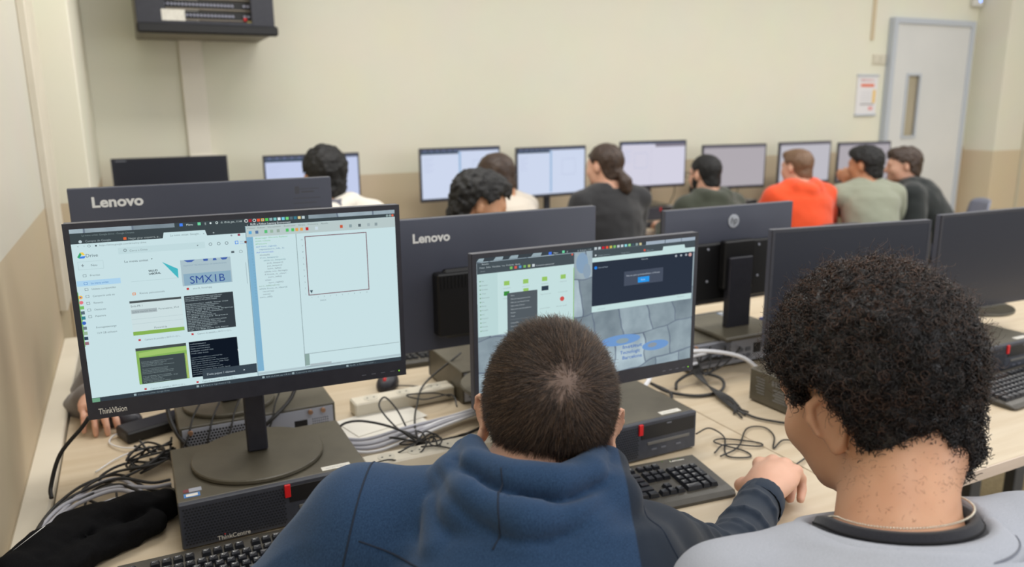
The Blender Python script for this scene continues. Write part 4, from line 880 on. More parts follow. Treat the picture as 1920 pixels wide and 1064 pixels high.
# beanie (black knitted scarf / hat)
# ------------------------------------------------------------------ implicit surfaces for soft shapes and people
class Field:
    def __init__(s, lo, hi, h):
        s.h = h; s.lo = np.array(lo, float); n = np.ceil((np.array(hi)-s.lo)/h).astype(int)+1; s.n = n
        s.d = np.full(n, .5, np.float32)
        s.ax = [(s.lo[i]+h*np.arange(n[i])).astype(np.float32) for i in range(3)]
    def sl(s, lo, hi, pad):
        r = []
        for i in range(3):
            a = int(max(0, math.floor((lo[i]-pad-s.lo[i])/s.h))); b = int(min(s.n[i], math.ceil((hi[i]+pad-s.lo[i])/s.h)+1)); r.append(slice(a, max(a, b)))
        return tuple(r)
    def pts(s, sl):
        return np.stack(np.meshgrid(s.ax[0][sl[0]], s.ax[1][sl[1]], s.ax[2][sl[2]], indexing='ij'), -1)
    def put(s, fn, lo, hi, k=.01, op='add'):
        sl = s.sl(lo, hi, max(k, 0)+3*s.h)
        if any(q.stop <= q.start for q in sl): return
        P = s.pts(sl); dd = fn(P).astype(np.float32); a = s.d[sl]
        if op == 'add':
            if k > 0:
                hh = np.clip(.5+.5*(a-dd)/k, 0, 1); s.d[sl] = a*(1-hh)+dd*hh-k*hh*(1-hh)
            else: s.d[sl] = np.minimum(a, dd)
        else:
            dd = -dd; hh = np.clip(.5-.5*(a-dd)/max(k, 1e-5), 0, 1); s.d[sl] = a*(1-hh)+dd*hh+k*hh*(1-hh)
    def ball(s, c, r, k=.01, R=None, op='add'):
        c = np.array(c, np.float32); r = np.array(r if hasattr(r, '__len__') else (r, r, r), np.float32); m = float(r.max())
        def fn(P):
            q = P-c
            if R is not None: q = q @ np.array(R, np.float32)
            k0 = np.linalg.norm(q/r, axis=-1); k1 = np.linalg.norm(q/(r*r), axis=-1)
            return np.where(k1 > 1e-6, k0*(k0-1)/np.maximum(k1, 1e-6), -float(r.min()))
        s.put(fn, c-m, c+m, k, op)
    def cone(s, a, b, ra, rb, k=.01, op='add', flat=None):
        """tapered capsule; flat=(axis, factor) squashes along an axis"""
        a = np.array(a, np.float32); b = np.array(b, np.float32); m = max(ra, rb)*1.6; ab = b-a; L = float(ab @ ab)+1e-12
        def fn(P):
            t = np.clip(((P-a) @ ab)/L, 0, 1)[..., None]; q = P-(a+ab*t)
            if flat is not None:
                ax = np.array(flat[0], np.float32); c = (q @ ax)[..., None]; q = q+ax*c*(flat[1]-1)
            return np.linalg.norm(q, axis=-1)-(ra+(rb-ra)*t[..., 0])
        s.put(fn, np.minimum(a, b)-m, np.maximum(a, b)+m, k, op)
    def chain(s, pts, rs, k=.01, **kw):
        for i in range(len(pts)-1): s.cone(pts[i], pts[i+1], rs[i], rs[i+1], k, **kw)
    def loft(s, a, b, prof, right, k=.02, fwd=None, e=2.0):
        """elliptical trunk along a->b; prof: list of (t, halfwidth, halfdepth, fwd offset)"""
        a = np.array(a, float); b = np.array(b, float); ax = b-a; L = np.linalg.norm(ax); ax /= L
        r = np.array(right, float); r -= ax*(r@ax); r /= np.linalg.norm(r); f = np.cross(ax, r)
        T_ = np.array([p[0] for p in prof])*L; A = np.array([p[1] for p in prof]); B = np.array([p[2] for p in prof]); O = np.array([p[3] for p in prof])
        def fn(P):
            q = P-a; t = q@ax; tc = np.clip(t, T_[0], T_[-1]); wa = np.interp(tc, T_, A); wb = np.interp(tc, T_, B); of = np.interp(tc, T_, O)
            x = q@r; y = q@f-of; m = np.minimum(wa, wb)
            rad = ((np.abs(x)/wa)**e+(np.abs(y)/wb)**e)**(1/e); d2 = (rad-1)*m; ov = np.abs(t-tc)
            return np.where(ov > 0, np.sqrt(np.maximum(d2, 0)**2+ov**2)+np.minimum(d2, 0)*0, d2)
        m = A.max()+.05; s.put(fn, np.minimum(a, b)-m, np.maximum(a, b)+m, k)
    def at(s, p):
        q = (np.array(p)-s.lo)/s.h; i = np.clip(np.floor(q).astype(int), 0, s.n-2); f = q-i; v = 0.
        for a in (0, 1):
            for b in (0, 1):
                for c in (0, 1): v += (f[0] if a else 1-f[0])*(f[1] if b else 1-f[1])*(f[2] if c else 1-f[2])*float(s.d[i[0]+a, i[1]+b, i[2]+c])
        return v
    def snap(s, p, out=0.):
        """move p onto the surface, then outwards"""
        p = np.array(p, float)
        for _ in range(14):
            g = np.array([s.at(p+e)-s.at(p-e) for e in np.eye(3)*s.h])/(2*s.h); n = np.linalg.norm(g)
            if n < 1e-6: break
            p -= g/n*np.clip(s.at(p), -.02, .02)*.8
        return p+g/max(n, 1e-9)*out
    def noise(s, amp, scale, seed=0, mask=None):
        P = s.pts((slice(None),)*3) if s.d.size < 3e6 else None
        near = np.abs(s.d) < amp*3+2*s.h; idx = np.nonzero(near)
        Q = np.stack([s.ax[i][idx[i]] for i in range(3)], -1)
        v = vnoise(Q*np.array(scale if hasattr(scale, '__len__') else (scale,)*3), seed)
        if mask is not None: v = v*mask(Q)
        s.d[idx] += (amp*v).astype(np.float32)
    def warp(s, fn):
        near = np.abs(s.d) < .05; idx = np.nonzero(near); Q = np.stack([s.ax[i][idx[i]] for i in range(3)], -1)
        s.d[idx] += fn(Q).astype(np.float32)
    def mesh(s, smooth=1):
        d = s.d; d[0] = d[-1] = np.maximum(d[0], .01); d[:, 0] = np.maximum(d[:, 0], .01); d[:, -1] = np.maximum(d[:, -1], .01); d[:, :, 0] = np.maximum(d[:, :, 0], .01); d[:, :, -1] = np.maximum(d[:, :, -1], .01); d[-1] = np.maximum(d[-1], .01)
        ins = d < 0
        cnt = np.zeros(tuple(np.array(d.shape)-1), np.int8)
        for i in (0, 1):
            for j in (0, 1):
                for k in (0, 1): cnt += ins[i:d.shape[0]-1+i, j:d.shape[1]-1+j, k:d.shape[2]-1+k]
        cell = (cnt > 0) & (cnt < 8); idx = np.full(cell.shape, -1, np.int64); C = np.argwhere(cell); idx[cell] = np.arange(len(C))
        acc = np.zeros((len(C), 3)); num = np.zeros(len(C))
        corner = [(i, j, k) for i in (0, 1) for j in (0, 1) for k in (0, 1)]
        for a in corner:
            for ax in range(3):
                if a[ax] == 0:
                    b = list(a); b[ax] = 1
                    da = d[C[:, 0]+a[0], C[:, 1]+a[1], C[:, 2]+a[2]]; db = d[C[:, 0]+b[0], C[:, 1]+b[1], C[:, 2]+b[2]]
                    cr = (da < 0) != (db < 0); t = np.where(cr, da/np.where(cr, da-db, 1), 0)
                    p = np.tile(np.array(a, float), (len(C), 1)); p[:, ax] += t
                    acc[cr] += p[cr]; num[cr] += 1
        V = s.lo+s.h*(C+acc/np.maximum(num, 1)[:, None])
        F = []
        for ax in range(3):
            o = [(ax+1) % 3, (ax+2) % 3]; sh = list(d.shape)
            lo = [slice(1, sh[i]-1) for i in range(3)]; lo[ax] = slice(0, sh[ax]-1); hi = list(lo); hi[ax] = slice(1, sh[ax])
            A = ins[tuple(lo)]; B = ins[tuple(hi)]; E_ = np.argwhere(A != B)
            if not len(E_): continue
            sign = A[tuple(E_.T)]; off = np.array([1 if i != ax else 0 for i in range(3)]); E0 = E_+off
            def cellidx(u, v):
                c = E0.copy(); c[:, o[0]] -= u; c[:, o[1]] -= v; return idx[tuple(c.T)]
            q = np.stack([cellidx(1, 1), cellidx(0, 1), cellidx(0, 0), cellidx(1, 0)], 1)
            q[~sign] = q[~sign][:, ::-1]; F.append(q)
        F = np.concatenate(F)
        for _ in range(smooth):
            S = np.zeros_like(V); n = np.zeros(len(V))
            for a, b in ((0, 1), (1, 2), (2, 3), (3, 0)):
                np.add.at(S, F[:, a], V[F[:, b]]); np.add.at(S, F[:, b], V[F[:, a]]); np.add.at(n, F[:, a], 1); np.add.at(n, F[:, b], 1)
            V = V*.5+.5*S/np.maximum(n, 1)[:, None]
        return V, F
_lat = {}
def vnoise(Q, seed=0):
    """smooth value noise in -1..1"""
    if seed not in _lat: _lat[seed] = np.random.default_rng(seed).uniform(-1, 1, (32, 32, 32))
    G = _lat[seed]; I = np.floor(Q).astype(int); f = Q-I; f = f*f*(3-2*f); out = 0
    for i in (0, 1):
        for j in (0, 1):
            for k in (0, 1):
                w = (f[..., 0] if i else 1-f[..., 0])*(f[..., 1] if j else 1-f[..., 1])*(f[..., 2] if k else 1-f[..., 2])
                out = out+w*G[(I[..., 0]+i) % 32, (I[..., 1]+j) % 32, (I[..., 2]+k) % 32]
    return out
def normals(V, F):
    a = V[F[:, 1]]-V[F[:, 0]]; b = V[F[:, 2]]-V[F[:, 0]]; n = np.cross(a, b); N = np.zeros_like(V)
    for i in range(F.shape[1]): np.add.at(N, F[:, i], n)
    return N/np.maximum(np.linalg.norm(N, axis=1), 1e-12)[:, None]

#PEOPLE#
# ------------------------------------------------------------------ people
def skin_mat(name, col, dark=.9):
    c2 = tuple(c*dark for c in col)
    return noisy(name, col, (c2[0], c2[1]*.93, c2[2]*.9), (14, 14, 14), .5, detail=3, bump=.05, bscale=420, sss=.12)
def cloth(name, c1, c2, scale=(700, 700, 260), bump=.25, bs=900):
    return noisy(name, c1, c2, scale, .88, detail=2, bump=bump, bscale=bs, lo=.3, hi=.7, sheen=.25, spec=.2)
SK_PALE = skin_mat('skin_pale', srgb(224, 176, 150)); SK_MID = skin_mat('skin_warm', srgb(214, 164, 130)); SK_TAN = skin_mat('skin_tan', srgb(196, 140, 104)); SK_OLIVE = skin_mat('skin_olive', srgb(208, 160, 128))
def hair_mat(name, c1, c2, rough=.5): return noisy(name, c1, c2, (60, 60, 60), rough, detail=3, lo=.3, hi=.75)
H_BLACK = hair_mat('hair_black', srgb(13, 12, 12), srgb(20, 18, 18), .65); H_BROWN = hair_mat('hair_brown', srgb(52, 38, 30), srgb(70, 52, 40)); H_FAIR = hair_mat('hair_light_brown', srgb(104, 78, 58), srgb(124, 94, 70))

def rot3(yaw=0, pitch=0, roll=0):
    """yaw clockwise seen from above, pitch forward (face down), roll to the right"""
    return np.array(Matrix.Rotation(-yaw, 3, 'Z') @ Matrix.Rotation(-pitch, 3, 'X') @ Matrix.Rotation(roll, 3, 'Y'))
class Head:
    def __init__(s, c, R, k=1.0, flare=26, rim=.0036): s.flare = flare; s.rim = rim; s.c = np.array(c, float); s.R = np.array(R); s.k = k
    def p(s, x, y, z): return s.c+s.R@(np.array([x, y, z])*s.k)
    def inv(s, P): return ((P-s.c)@s.R)/s.k
    def ball(s, F, c, r, k=.01, op='add', rot=None):
        R = s.R if rot is None else s.R@rot
        F.ball(s.p(*c), np.array(r)*s.k, k, R, op)
    def cone(s, F, a, b, ra, rb, k=.01, op='add', **kw): F.cone(s.p(*a), s.p(*b), ra*s.k, rb*s.k, k, op, **kw)
    def build(s, F, ears=True, fine=True):
        B = s.ball
        B(F, (0, -.014, .028), (.076, .097, .084), .02); B(F, (0, .030, -.015), (.064, .066, .088), .03)
        B(F, (0, .046, -.072), (.050, .048, .040), .03); B(F, (0, .078, -.098), (.022, .020, .018), .02)
        for q in (-1, 1):
            B(F, (q*.044, .058, -.030), (.026, .030, .028), .02); B(F, (q*.052, .018, -.070), (.014, .034, .026), .025)
        B(F, (0, -.045, -.055), (.056, .050, .050), .03)
        s.cone(F, (-.034, .084, .020), (.034, .084, .020), .012, .012, .012)
        if fine:
            for q in (-1, 1): B(F, (q*.032, .100, .002), (.016, .016, .012), .008, 'sub')
            for q in (-1, 1): B(F, (q*.032, .083, .001), (.0125, .0125, .0125), .003)
        s.cone(F, (0, .092, .010), (0, .112, -.032), .009, .0125, .010); 
        if fine:
            for q in (-1, 1): B(F, (q*.011, .102, -.037), (.008, .010, .007), .006)
            B(F, (0, .096, -.060), (.024, .010, .0055), .005); B(F, (0, .093, -.071), (.021, .010, .0065), .005)
            B(F, (0, .108, -.0655), (.022, .008, .0012), .003, 'sub')
        if ears:
            for q in (-1, 1):
                rt = np.array(Matrix.Rotation(q*radians(-s.flare), 3, 'Z') @ Matrix.Rotation(radians(-10), 3, 'X'))
                o = np.array((q*.082, -.006, -.016))
                E_ = lambda x, y, z: tuple(o+rt@np.array((q*x, y, z)))
                B(F, E_(.000, -.002, 0), (.0052, .0165, .029), .006, rot=rt)
                if fine:
                    pts = [(.004, .012, -.006), (.006, .014, .010), (.006, .009, .025), (.007, -.004, .031), (.007, -.015, .024), (.007, -.018, .008), (.006, -.014, -.010), (.004, -.005, -.024)]
                    for a, b in zip(pts[:-1], pts[1:]): s.cone(F, E_(*a), E_(*b), s.rim, s.rim, .0025)
                    B(F, E_(.004, .001, -.026), (.0055, .008, .009), .006, rot=rt)
                    B(F, E_(.010, .003, -.002), (.006, .008, .011), .003, 'sub', rot=rt)
                else: B(F, E_(.002, -.004, .004), (.007, .017, .027), .004, rot=rt)
def hand(F, w, dirv, up, side, curl=.5, k=1.0, spread=1.0, thumb=.5):
    """w wrist point, dirv towards the knuckles, up the back of the hand, side = +1 when the thumb is to the left of dirv seen from above"""
    w = np.array(w, float); d = np.array(dirv, float); d /= np.linalg.norm(d); u = np.array(up, float); u -= d*(u@d); u /= np.linalg.norm(u)
    r = np.cross(d, u)*side   # away from the thumb
    R = np.stack([r, d, u], 1); P = lambda a, b, c: w+(r*a+d*b+u*c)*k
    F.cone(P(0, -.02, 0), P(0, .012, 0), .026*k, .027*k, .01, flat=(u, 1.35))
    F.ball(P(0, .048, 0), np.array((.040, .050, .0155))*k, .014, R); F.ball(P(-.020, .028, -.006), np.array((.019, .03, .015))*k, .012, R)
    kn = [(-.030, .084, .003), (-.010, .090, .006), (.010, .086, .005), (.029, .076, .001)]; ln = [(.040, .024, .020), (.044, .028, .021), (.041, .026, .020), (.032, .019, .018)]; rr = (.0098, .0100, .0096, .0086)
    for i, (q, l, ra) in enumerate(zip(kn, ln, rr)):
        p = P(*q); F.ball(p, ra*1.12*k, .006); F.cone(P(q[0]*.6, .03, .002), p, ra*.9*k, ra*1.05*k, .010)
        a = curl*(.55+.05*i); sp = (i-1.5)*.06*spread
        for j, L_ in enumerate(l):
            dd = d*cos(a)*cos(sp)-u*sin(a)+r*sin(sp); e = p+dd*L_*k; F.cone(p, e, ra*(1-.06*j)*k, ra*(.94-.07*j)*k, .003); p = e; a += curl*(1.0 if j == 0 else .7)
    t0 = P(-.024, .016, -.006); a = .75*thumb+.2; t1 = t0+(d*.036*cos(a)-r*.030*sin(a)*1.2-u*.010)*k; t2 = t1+(d*.030-r*.006-u*.010*curl)*k; t3 = t2+(d*.022+r*.004-u*.010*curl)*k
    F.cone(t0, t1, .0145*k, .0115*k, .01); F.cone(t1, t2, .0115*k, .0102*k, .003); F.cone(t2, t3, .0102*k, .0085*k, .003)
def elbow(sh, wr, l1, l2, hint):
    sh, wr = np.array(sh, float), np.array(wr, float); v = wr-sh; D = np.linalg.norm(v); D2 = min(D, (l1+l2)*.995); v /= D
    a = (l1*l1-l2*l2+D2*D2)/(2*D2); h_ = math.sqrt(max(l1*l1-a*a, 0)); n = np.array(hint, float); n -= v*(n@v); n /= np.linalg.norm(n); return sh+v*a*(D/D2)+n*h_
def cap_mask(q, front=.035, low=-.05, back=-.085):
    """1 where hair grows, in head space"""
    x, y, z = q[..., 0], q[..., 1], q[..., 2]
    lim = np.where(y > .055, .056, np.where(y > .012, .010+(y-.012)*.9, np.where(y > -.022, .030-.0*(y), np.clip(-.022+(y+.02)*1.1, back, .02))))
    return z-lim

CHAIR = None
def chair_at(x, y, az, label, c=None, group=None, low=False):
    """plastic shell chair, seat faces az (clockwise from +Y)"""
    t = thing('chair', label, 'chair', (x, y, 0), -az, group)
    mat = c or principled('chair_plastic', srgb(72, 72, 76), .45)
    n, m_ = 12, 8; V = []; 
    for j in range(m_+1):
        v = j/m_
        for i in range(n+1):
            u_ = i/n*2-1; w = .215*(1-.18*v**2.2); bulge = .05*(1-u_*u_)
            V.append((u_*w*(1 if abs(u_) < .9 or v < .85 else .97), -.20-.05*v-bulge*.9+.03, .46+.36*v-(.03*abs(u_)**4 if v > .9 else 0)))
    V = np.array(V); F_ = [(j*(n+1)+i, j*(n+1)+i+1, (j+1)*(n+1)+i+1, (j+1)*(n+1)+i) for j in range(m_) for i in range(n)]
    V2 = V+np.array((0, -.012, 0)); N = len(V); fs = [tuple(f) for f in F_]+[tuple(N+k for k in reversed(f)) for f in F_]
    ring = [i for i in range(n+1)]+[j*(n+1)+n for j in range(1, m_+1)]+[m_*(n+1)+i for i in reversed(range(n))]+[j*(n+1) for j in reversed(range(1, m_))]
    fs += [(ring[(a+1) % len(ring)], ring[a], ring[a]+N, ring[(a+1) % len(ring)]+N) for a in range(len(ring))]
    mb = MB(); mb.add(np.vstack([V, V2]), fs, 0, True); mb.obj('backrest', mat, t)
    mb = MB(); mb.box(-.205, .205, -.20, .21, .435, .455, bev=.008); mb.obj('seat', mat, t)
    for sx in (-1, 1):
        for sy in (-1, 1):
            mb = MB(); mb.tube([(sx*.17, sy*.16, .435), (sx*.19, sy*.19, .2), (sx*.205, sy*.215, .012)], .011, n=8, sub=3); mb.obj('leg', M_CHROME, t)
    return t

def fig(lo, hi, h): return Field(lo, hi, h)
def person(label, x, y, az, shirt, skin, hair, style='short', lean=.16, zneck=1.06, head_yaw=0., head_pitch=.1, head_roll=0., head_dy=.05, L_hand=(-.17, .42, .77), R_hand=(.17, .42, .77),
           hood=None, h=.0095, bulk=1.0, k=1.0, short_sleeve=False, extra=None, eh=.5, seat=True, shw=.19, zh=.135):
    """a seated figure; local frame: hips above the origin, facing +Y, then turned by az (clockwise)"""
    t = thing('person', label, 'person', (x, y, 0), -az)
    hip = np.array((0, -.02, .53)); nb = np.array((0, -.02+lean, zneck)); hc = nb+np.array((0, head_dy, zh*k))
    H_ = Head(hc, rot3(head_yaw, head_pitch, head_roll), k)
    lo, hi = (-.55, -.35, 0), (.55, .75, 1.5)
    F = fig((-.55, -.30, .40), (.55, .72, zneck+.35), h)
    ax = nb-hip
    prof = [(0, .165, .115, 0), (.25, .145, .10, 0), (.5, .155, .105, 0), (.78, .178*1.0, .105, 0), (.93, .14, .08, 0), (1.0, .065, .06, 0)]
    F.loft(hip, nb, prof, (1, 0, 0), .02)
    sh = [nb+np.array((q*shw, -.01, -.055)) for q in (-1, 1)]
    wr = [np.array(L_hand, float), np.array(R_hand, float)]
    el = [elbow(s_, w_, .30*k, .26*k, (q*eh, -.5, -.8)) for s_, w_, q in zip(sh, wr, (-1, 1))]
    for i, q in enumerate((-1, 1)):
        F.cone(nb+np.array((q*.03, -.005, .0)), sh[i], .05, .05, .03)
        F.cone(sh[i], el[i], .050, .040, .02); F.cone(el[i], wr[i], .040, .027, .01)
        dv = wr[i]-el[i]; dv = dv/np.linalg.norm(dv); hand(F, wr[i], (dv[0]*.6, max(dv[1], .3), min(dv[2], 0)*.2+.0), (0, 0, 1) if wr[i][2] < .95 else (q, 0, .2), q, .55, k)
    H_.build(F, fine=(h < .006)); F.cone(nb-np.array((0, .0, .03)), H_.p(0, -.028, -.055), .064, .058, .02)
    V, Q = F.mesh(1); b = link('body', raw_mesh('body', V, Q, skin), t)
    # top
    G = fig((-.58, -.34, .44), (.58, .62, zneck+.12), h*1.05); o = .016*bulk
    G.loft(hip, nb, [(p[0], p[1]+o*1.3, p[2]+o*1.4, 0) for p in prof[:-1]]+[(.985, .075+o, .068+o, 0)], (1, 0, 0), .02)
    for i, q in enumerate((-1, 1)):
        G.cone(nb+np.array((q*.04, -.005, -.008)), sh[i], .054+o, .052+o, .03); e_ = el[i]
        if short_sleeve: G.cone(sh[i], sh[i]*.45+e_*.55, .056+o, .052+o, .02)
        else: G.cone(sh[i], e_, .052+o, .042+o*1.1, .02); w_ = wr[i]*.92+e_*.08; G.cone(e_, w_, .043+o, .031+o*.6, .01)
    if hood is not None or style == 'hoodie':
        G.chain([nb+np.array(p) for p in ((.075, .05, .005), (.095, -.01, .02), (.065, -.075, .005), (0, -.10, -.015), (-.065, -.075, .005), (-.095, -.01, .02), (-.075, .05, .005))], [.026, .034, .042, .050, .042, .034, .026], .02)
        G.ball(nb+np.array((0, -.085, -.065)), (.10, .05, .08), .03)
    G.warp(lambda P: .0045*vnoise(np.stack([P[:, 0]*9, P[:, 1]*9, P[:, 2]*16+P[:, 0]*6], -1), 5)+.003*vnoise(P*30, 6))
    G.cone(nb+np.array((0, 0, -.02)), H_.p(0, -.02, -.02), .062, .066, .008, 'sub')
    V, Q = G.mesh(1); top = link('top', raw_mesh('top', V, Q, shirt), t)
    if hood is not None: hood(t, nb, H_)
    # trousers
    mb = MB()
    G = fig((-.32, -.24, .0), (.32, .62, .62), .014)
    for q in (-1, 1):
        G.cone((q*.09, .0, .54), (q*.12, .42, .53), .085, .062, .03); G.cone((q*.12, .42, .53), (q*.13, .46, .10), .062, .045, .02); G.cone((q*.13, .44, .05), (q*.14, .56, .035), .042, .036, .02)
    G.ball((0, -.03, .55), (.17, .13, .09), .03); V, Q = G.mesh(1); link('trousers', raw_mesh('trousers', V, Q, principled('denim_dark', srgb(44, 48, 60), .85)), t)
    # hair
    hh = .006 if h < .02 else .006
    S_ = fig(H_.c-.16, H_.c+.16, hh)
    if style in ('short', 'hoodie', 'curly', 'quiff', 'crop', 'mop'):
        th = {'short': .008, 'hoodie': .008, 'curly': .022, 'quiff': .010, 'crop': .004, 'mop': .018}[style]
        S_.put(lambda P: cap_field(H_, P, th, style), H_.c-.15, H_.c+.15, 0)
        am = {'curly': .008, 'mop': .006}.get(style, .0028)
        S_.warp(lambda P: am*vnoise(P*(70 if style == 'curly' else 60), 9)+am*.6*vnoise(P*140, 10))
    elif style == 'tail':
        S_ = fig(H_.c-.24, H_.c+.16, .007)
        S_.put(lambda P: cap_field(H_, P, .012, 'tail'), H_.c-.15, H_.c+.15, 0)
        H_.ball(S_, (0, -.108, -.045), (.022, .022, .022), .01); S_.chain([H_.p(0, -.118, -.055), H_.p(.004, -.135, -.09), H_.p(.008, -.13, -.13), H_.p(0, -.115, -.16)], [.02, .034, .034, .012], .012)
        S_.warp(lambda P: .0035*vnoise(P*np.array((90, 90, 30)), 9)+.003*vnoise(P*80, 10))
    V, Q = S_.mesh(1); link('hair', raw_mesh('hair', V, Q, hair), t)
    if extra: extra(t, H_, nb)
    return t, H_, nb
def cap_field(H_, P, th, style):
    q = H_.inv(P); r = np.array((.076+th, .097+th, .084+th))
    c = q-np.array((0, -.014, .028)); k0 = np.linalg.norm(c/r, axis=-1); k1 = np.linalg.norm(c/(r*r), axis=-1); d = k0*(k0-1)/np.maximum(k1, 1e-6)
    c2 = q-np.array((0, -.045, -.055)); r2 = np.array((.056+th, .050+th, .050+th)); k0 = np.linalg.norm(c2/r2, axis=-1); k1 = np.linalg.norm(c2/(r2*r2), axis=-1); d2 = k0*(k0-1)/np.maximum(k1, 1e-6)
    hh = np.clip(.5+.5*(d-d2)/.03, 0, 1); d = d*(1-hh)+d2*hh-.03*hh*(1-hh)
    if style in ('quiff', 'curly', 'mop'):
        c3 = q-np.array((0, .045, .088)); r3 = np.array((.058, .052, .032 if style != 'quiff' else .028)); k0 = np.linalg.norm(c3/r3, axis=-1); k1 = np.linalg.norm(c3/(r3*r3), axis=-1); d3 = k0*(k0-1)/np.maximum(k1, 1e-6)
        hh = np.clip(.5+.5*(d-d3)/.02, 0, 1); d = d*(1-hh)+d3*hh-.02*hh*(1-hh)
    inner = -(np.linalg.norm(c/(r-th-.006), axis=-1)-1)*.07
    m = -cap_mask(q, back={'mop': -.10, 'curly': -.09}.get(style, -.085))
    # leave the ears free
    ear = .030-np.linalg.norm((q*np.array((1, 1, 1))-np.array((0, 0, 0))-np.stack([np.sign(q[..., 0])*.084, np.full(q.shape[:-1], -.004), np.full(q.shape[:-1], -.018)], -1))*np.array((.7, 1, .75)), axis=-1)
    return np.maximum(np.maximum(d, m*.8), ear)
def strand_mesh(P, r0, r1, mats, mi):
    """P (n, m, 3) polylines -> thin three-sided tubes"""
    n, m, _ = P.shape; d = np.gradient(P, axis=1); d /= np.maximum(np.linalg.norm(d, axis=2, keepdims=True), 1e-9)
    ref = np.where(np.abs(d[..., 2:3]) < .9, np.array((0, 0, 1.)), np.array((1., 0, 0))); a = np.cross(d, ref); a /= np.maximum(np.linalg.norm(a, axis=2, keepdims=True), 1e-9); b = np.cross(d, a)
    rr = np.linspace(r0, r1, m)[None, :, None]; V = np.stack([P+(a*cos(2*pi*k/3)+b*sin(2*pi*k/3))*rr for k in range(3)], 2).reshape(-1, 3)
    base = (np.arange(n)*m*3)[:, None, None]; j = (np.arange(m-1)*3)[None, :, None]; Fs = []
    for k in range(3):
        k2 = (k+1) % 3; Fs.append(np.stack([base+j+k, base+j+k2, base+j+3+k2, base+j+3+k], -1).reshape(-1, 4))
    F = np.concatenate(Fs); M_ = np.tile(np.repeat(mi, m-1), 3)
    return raw_mesh('hair_strands', V, F, mats, True, M_)
def sample(V, Q, mask, n, rng):
    """random points on quads whose centre passes the mask, with normals"""
    c = V[Q].mean(1); ok = mask(c); Q = Q[ok]; A = V[Q]
    cr = np.cross(A[:, 2]-A[:, 0], A[:, 3]-A[:, 1]); ar = np.linalg.norm(cr, axis=1); pr = ar/ar.sum(); i = rng.choice(len(Q), n, p=pr)
    u, v = rng.random((2, n, 1)); A = A[i]; p = (A[:, 0]*(1-u)+A[:, 1]*u)*(1-v)+(A[:, 3]*(1-u)+A[:, 2]*u)*v
    return p, cr[i]/np.maximum(ar[i], 1e-12)[:, None]
def unit(a): return a/np.maximum(np.linalg.norm(a, axis=-1, keepdims=True), 1e-9)
def band(mb, c, R, prof, n=56, mi=0, front_drop=0.):
    """ring shaped band round a neck; prof list of (rx, ry, z) from inside to outside, closed"""
    vs = []; m = len(prof)
    for i in range(n):
        t = 2*pi*i/n
        for rx, ry, z_ in prof: vs.append(tuple(np.array(c)+R@np.array((rx*cos(t), ry*sin(t), z_-front_drop*max(sin(t), 0)**1.5))))
    fs = [(i*m+j, ((i+1) % n)*m+j, ((i+1) % n)*m+(j+1) % m, i*m+(j+1) % m) for i in range(n) for j in range(m)]
    mb.add(vs, fs, mi, True)

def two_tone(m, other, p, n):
    """colour of m on one side of the plane through p with normal n, darker navy beyond it"""
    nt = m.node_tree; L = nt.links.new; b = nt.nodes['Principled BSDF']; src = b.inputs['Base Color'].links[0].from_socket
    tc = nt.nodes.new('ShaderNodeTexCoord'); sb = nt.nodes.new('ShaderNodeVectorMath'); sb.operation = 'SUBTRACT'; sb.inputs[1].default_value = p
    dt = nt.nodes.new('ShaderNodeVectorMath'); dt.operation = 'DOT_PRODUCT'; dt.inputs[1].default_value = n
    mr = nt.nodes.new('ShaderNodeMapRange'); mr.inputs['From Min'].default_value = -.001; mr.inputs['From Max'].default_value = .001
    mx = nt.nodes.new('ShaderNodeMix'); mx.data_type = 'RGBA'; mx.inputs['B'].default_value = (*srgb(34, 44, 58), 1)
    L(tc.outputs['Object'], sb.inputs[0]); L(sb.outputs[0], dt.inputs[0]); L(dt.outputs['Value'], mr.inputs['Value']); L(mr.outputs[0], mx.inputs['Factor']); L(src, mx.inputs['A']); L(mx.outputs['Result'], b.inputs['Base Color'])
    return m
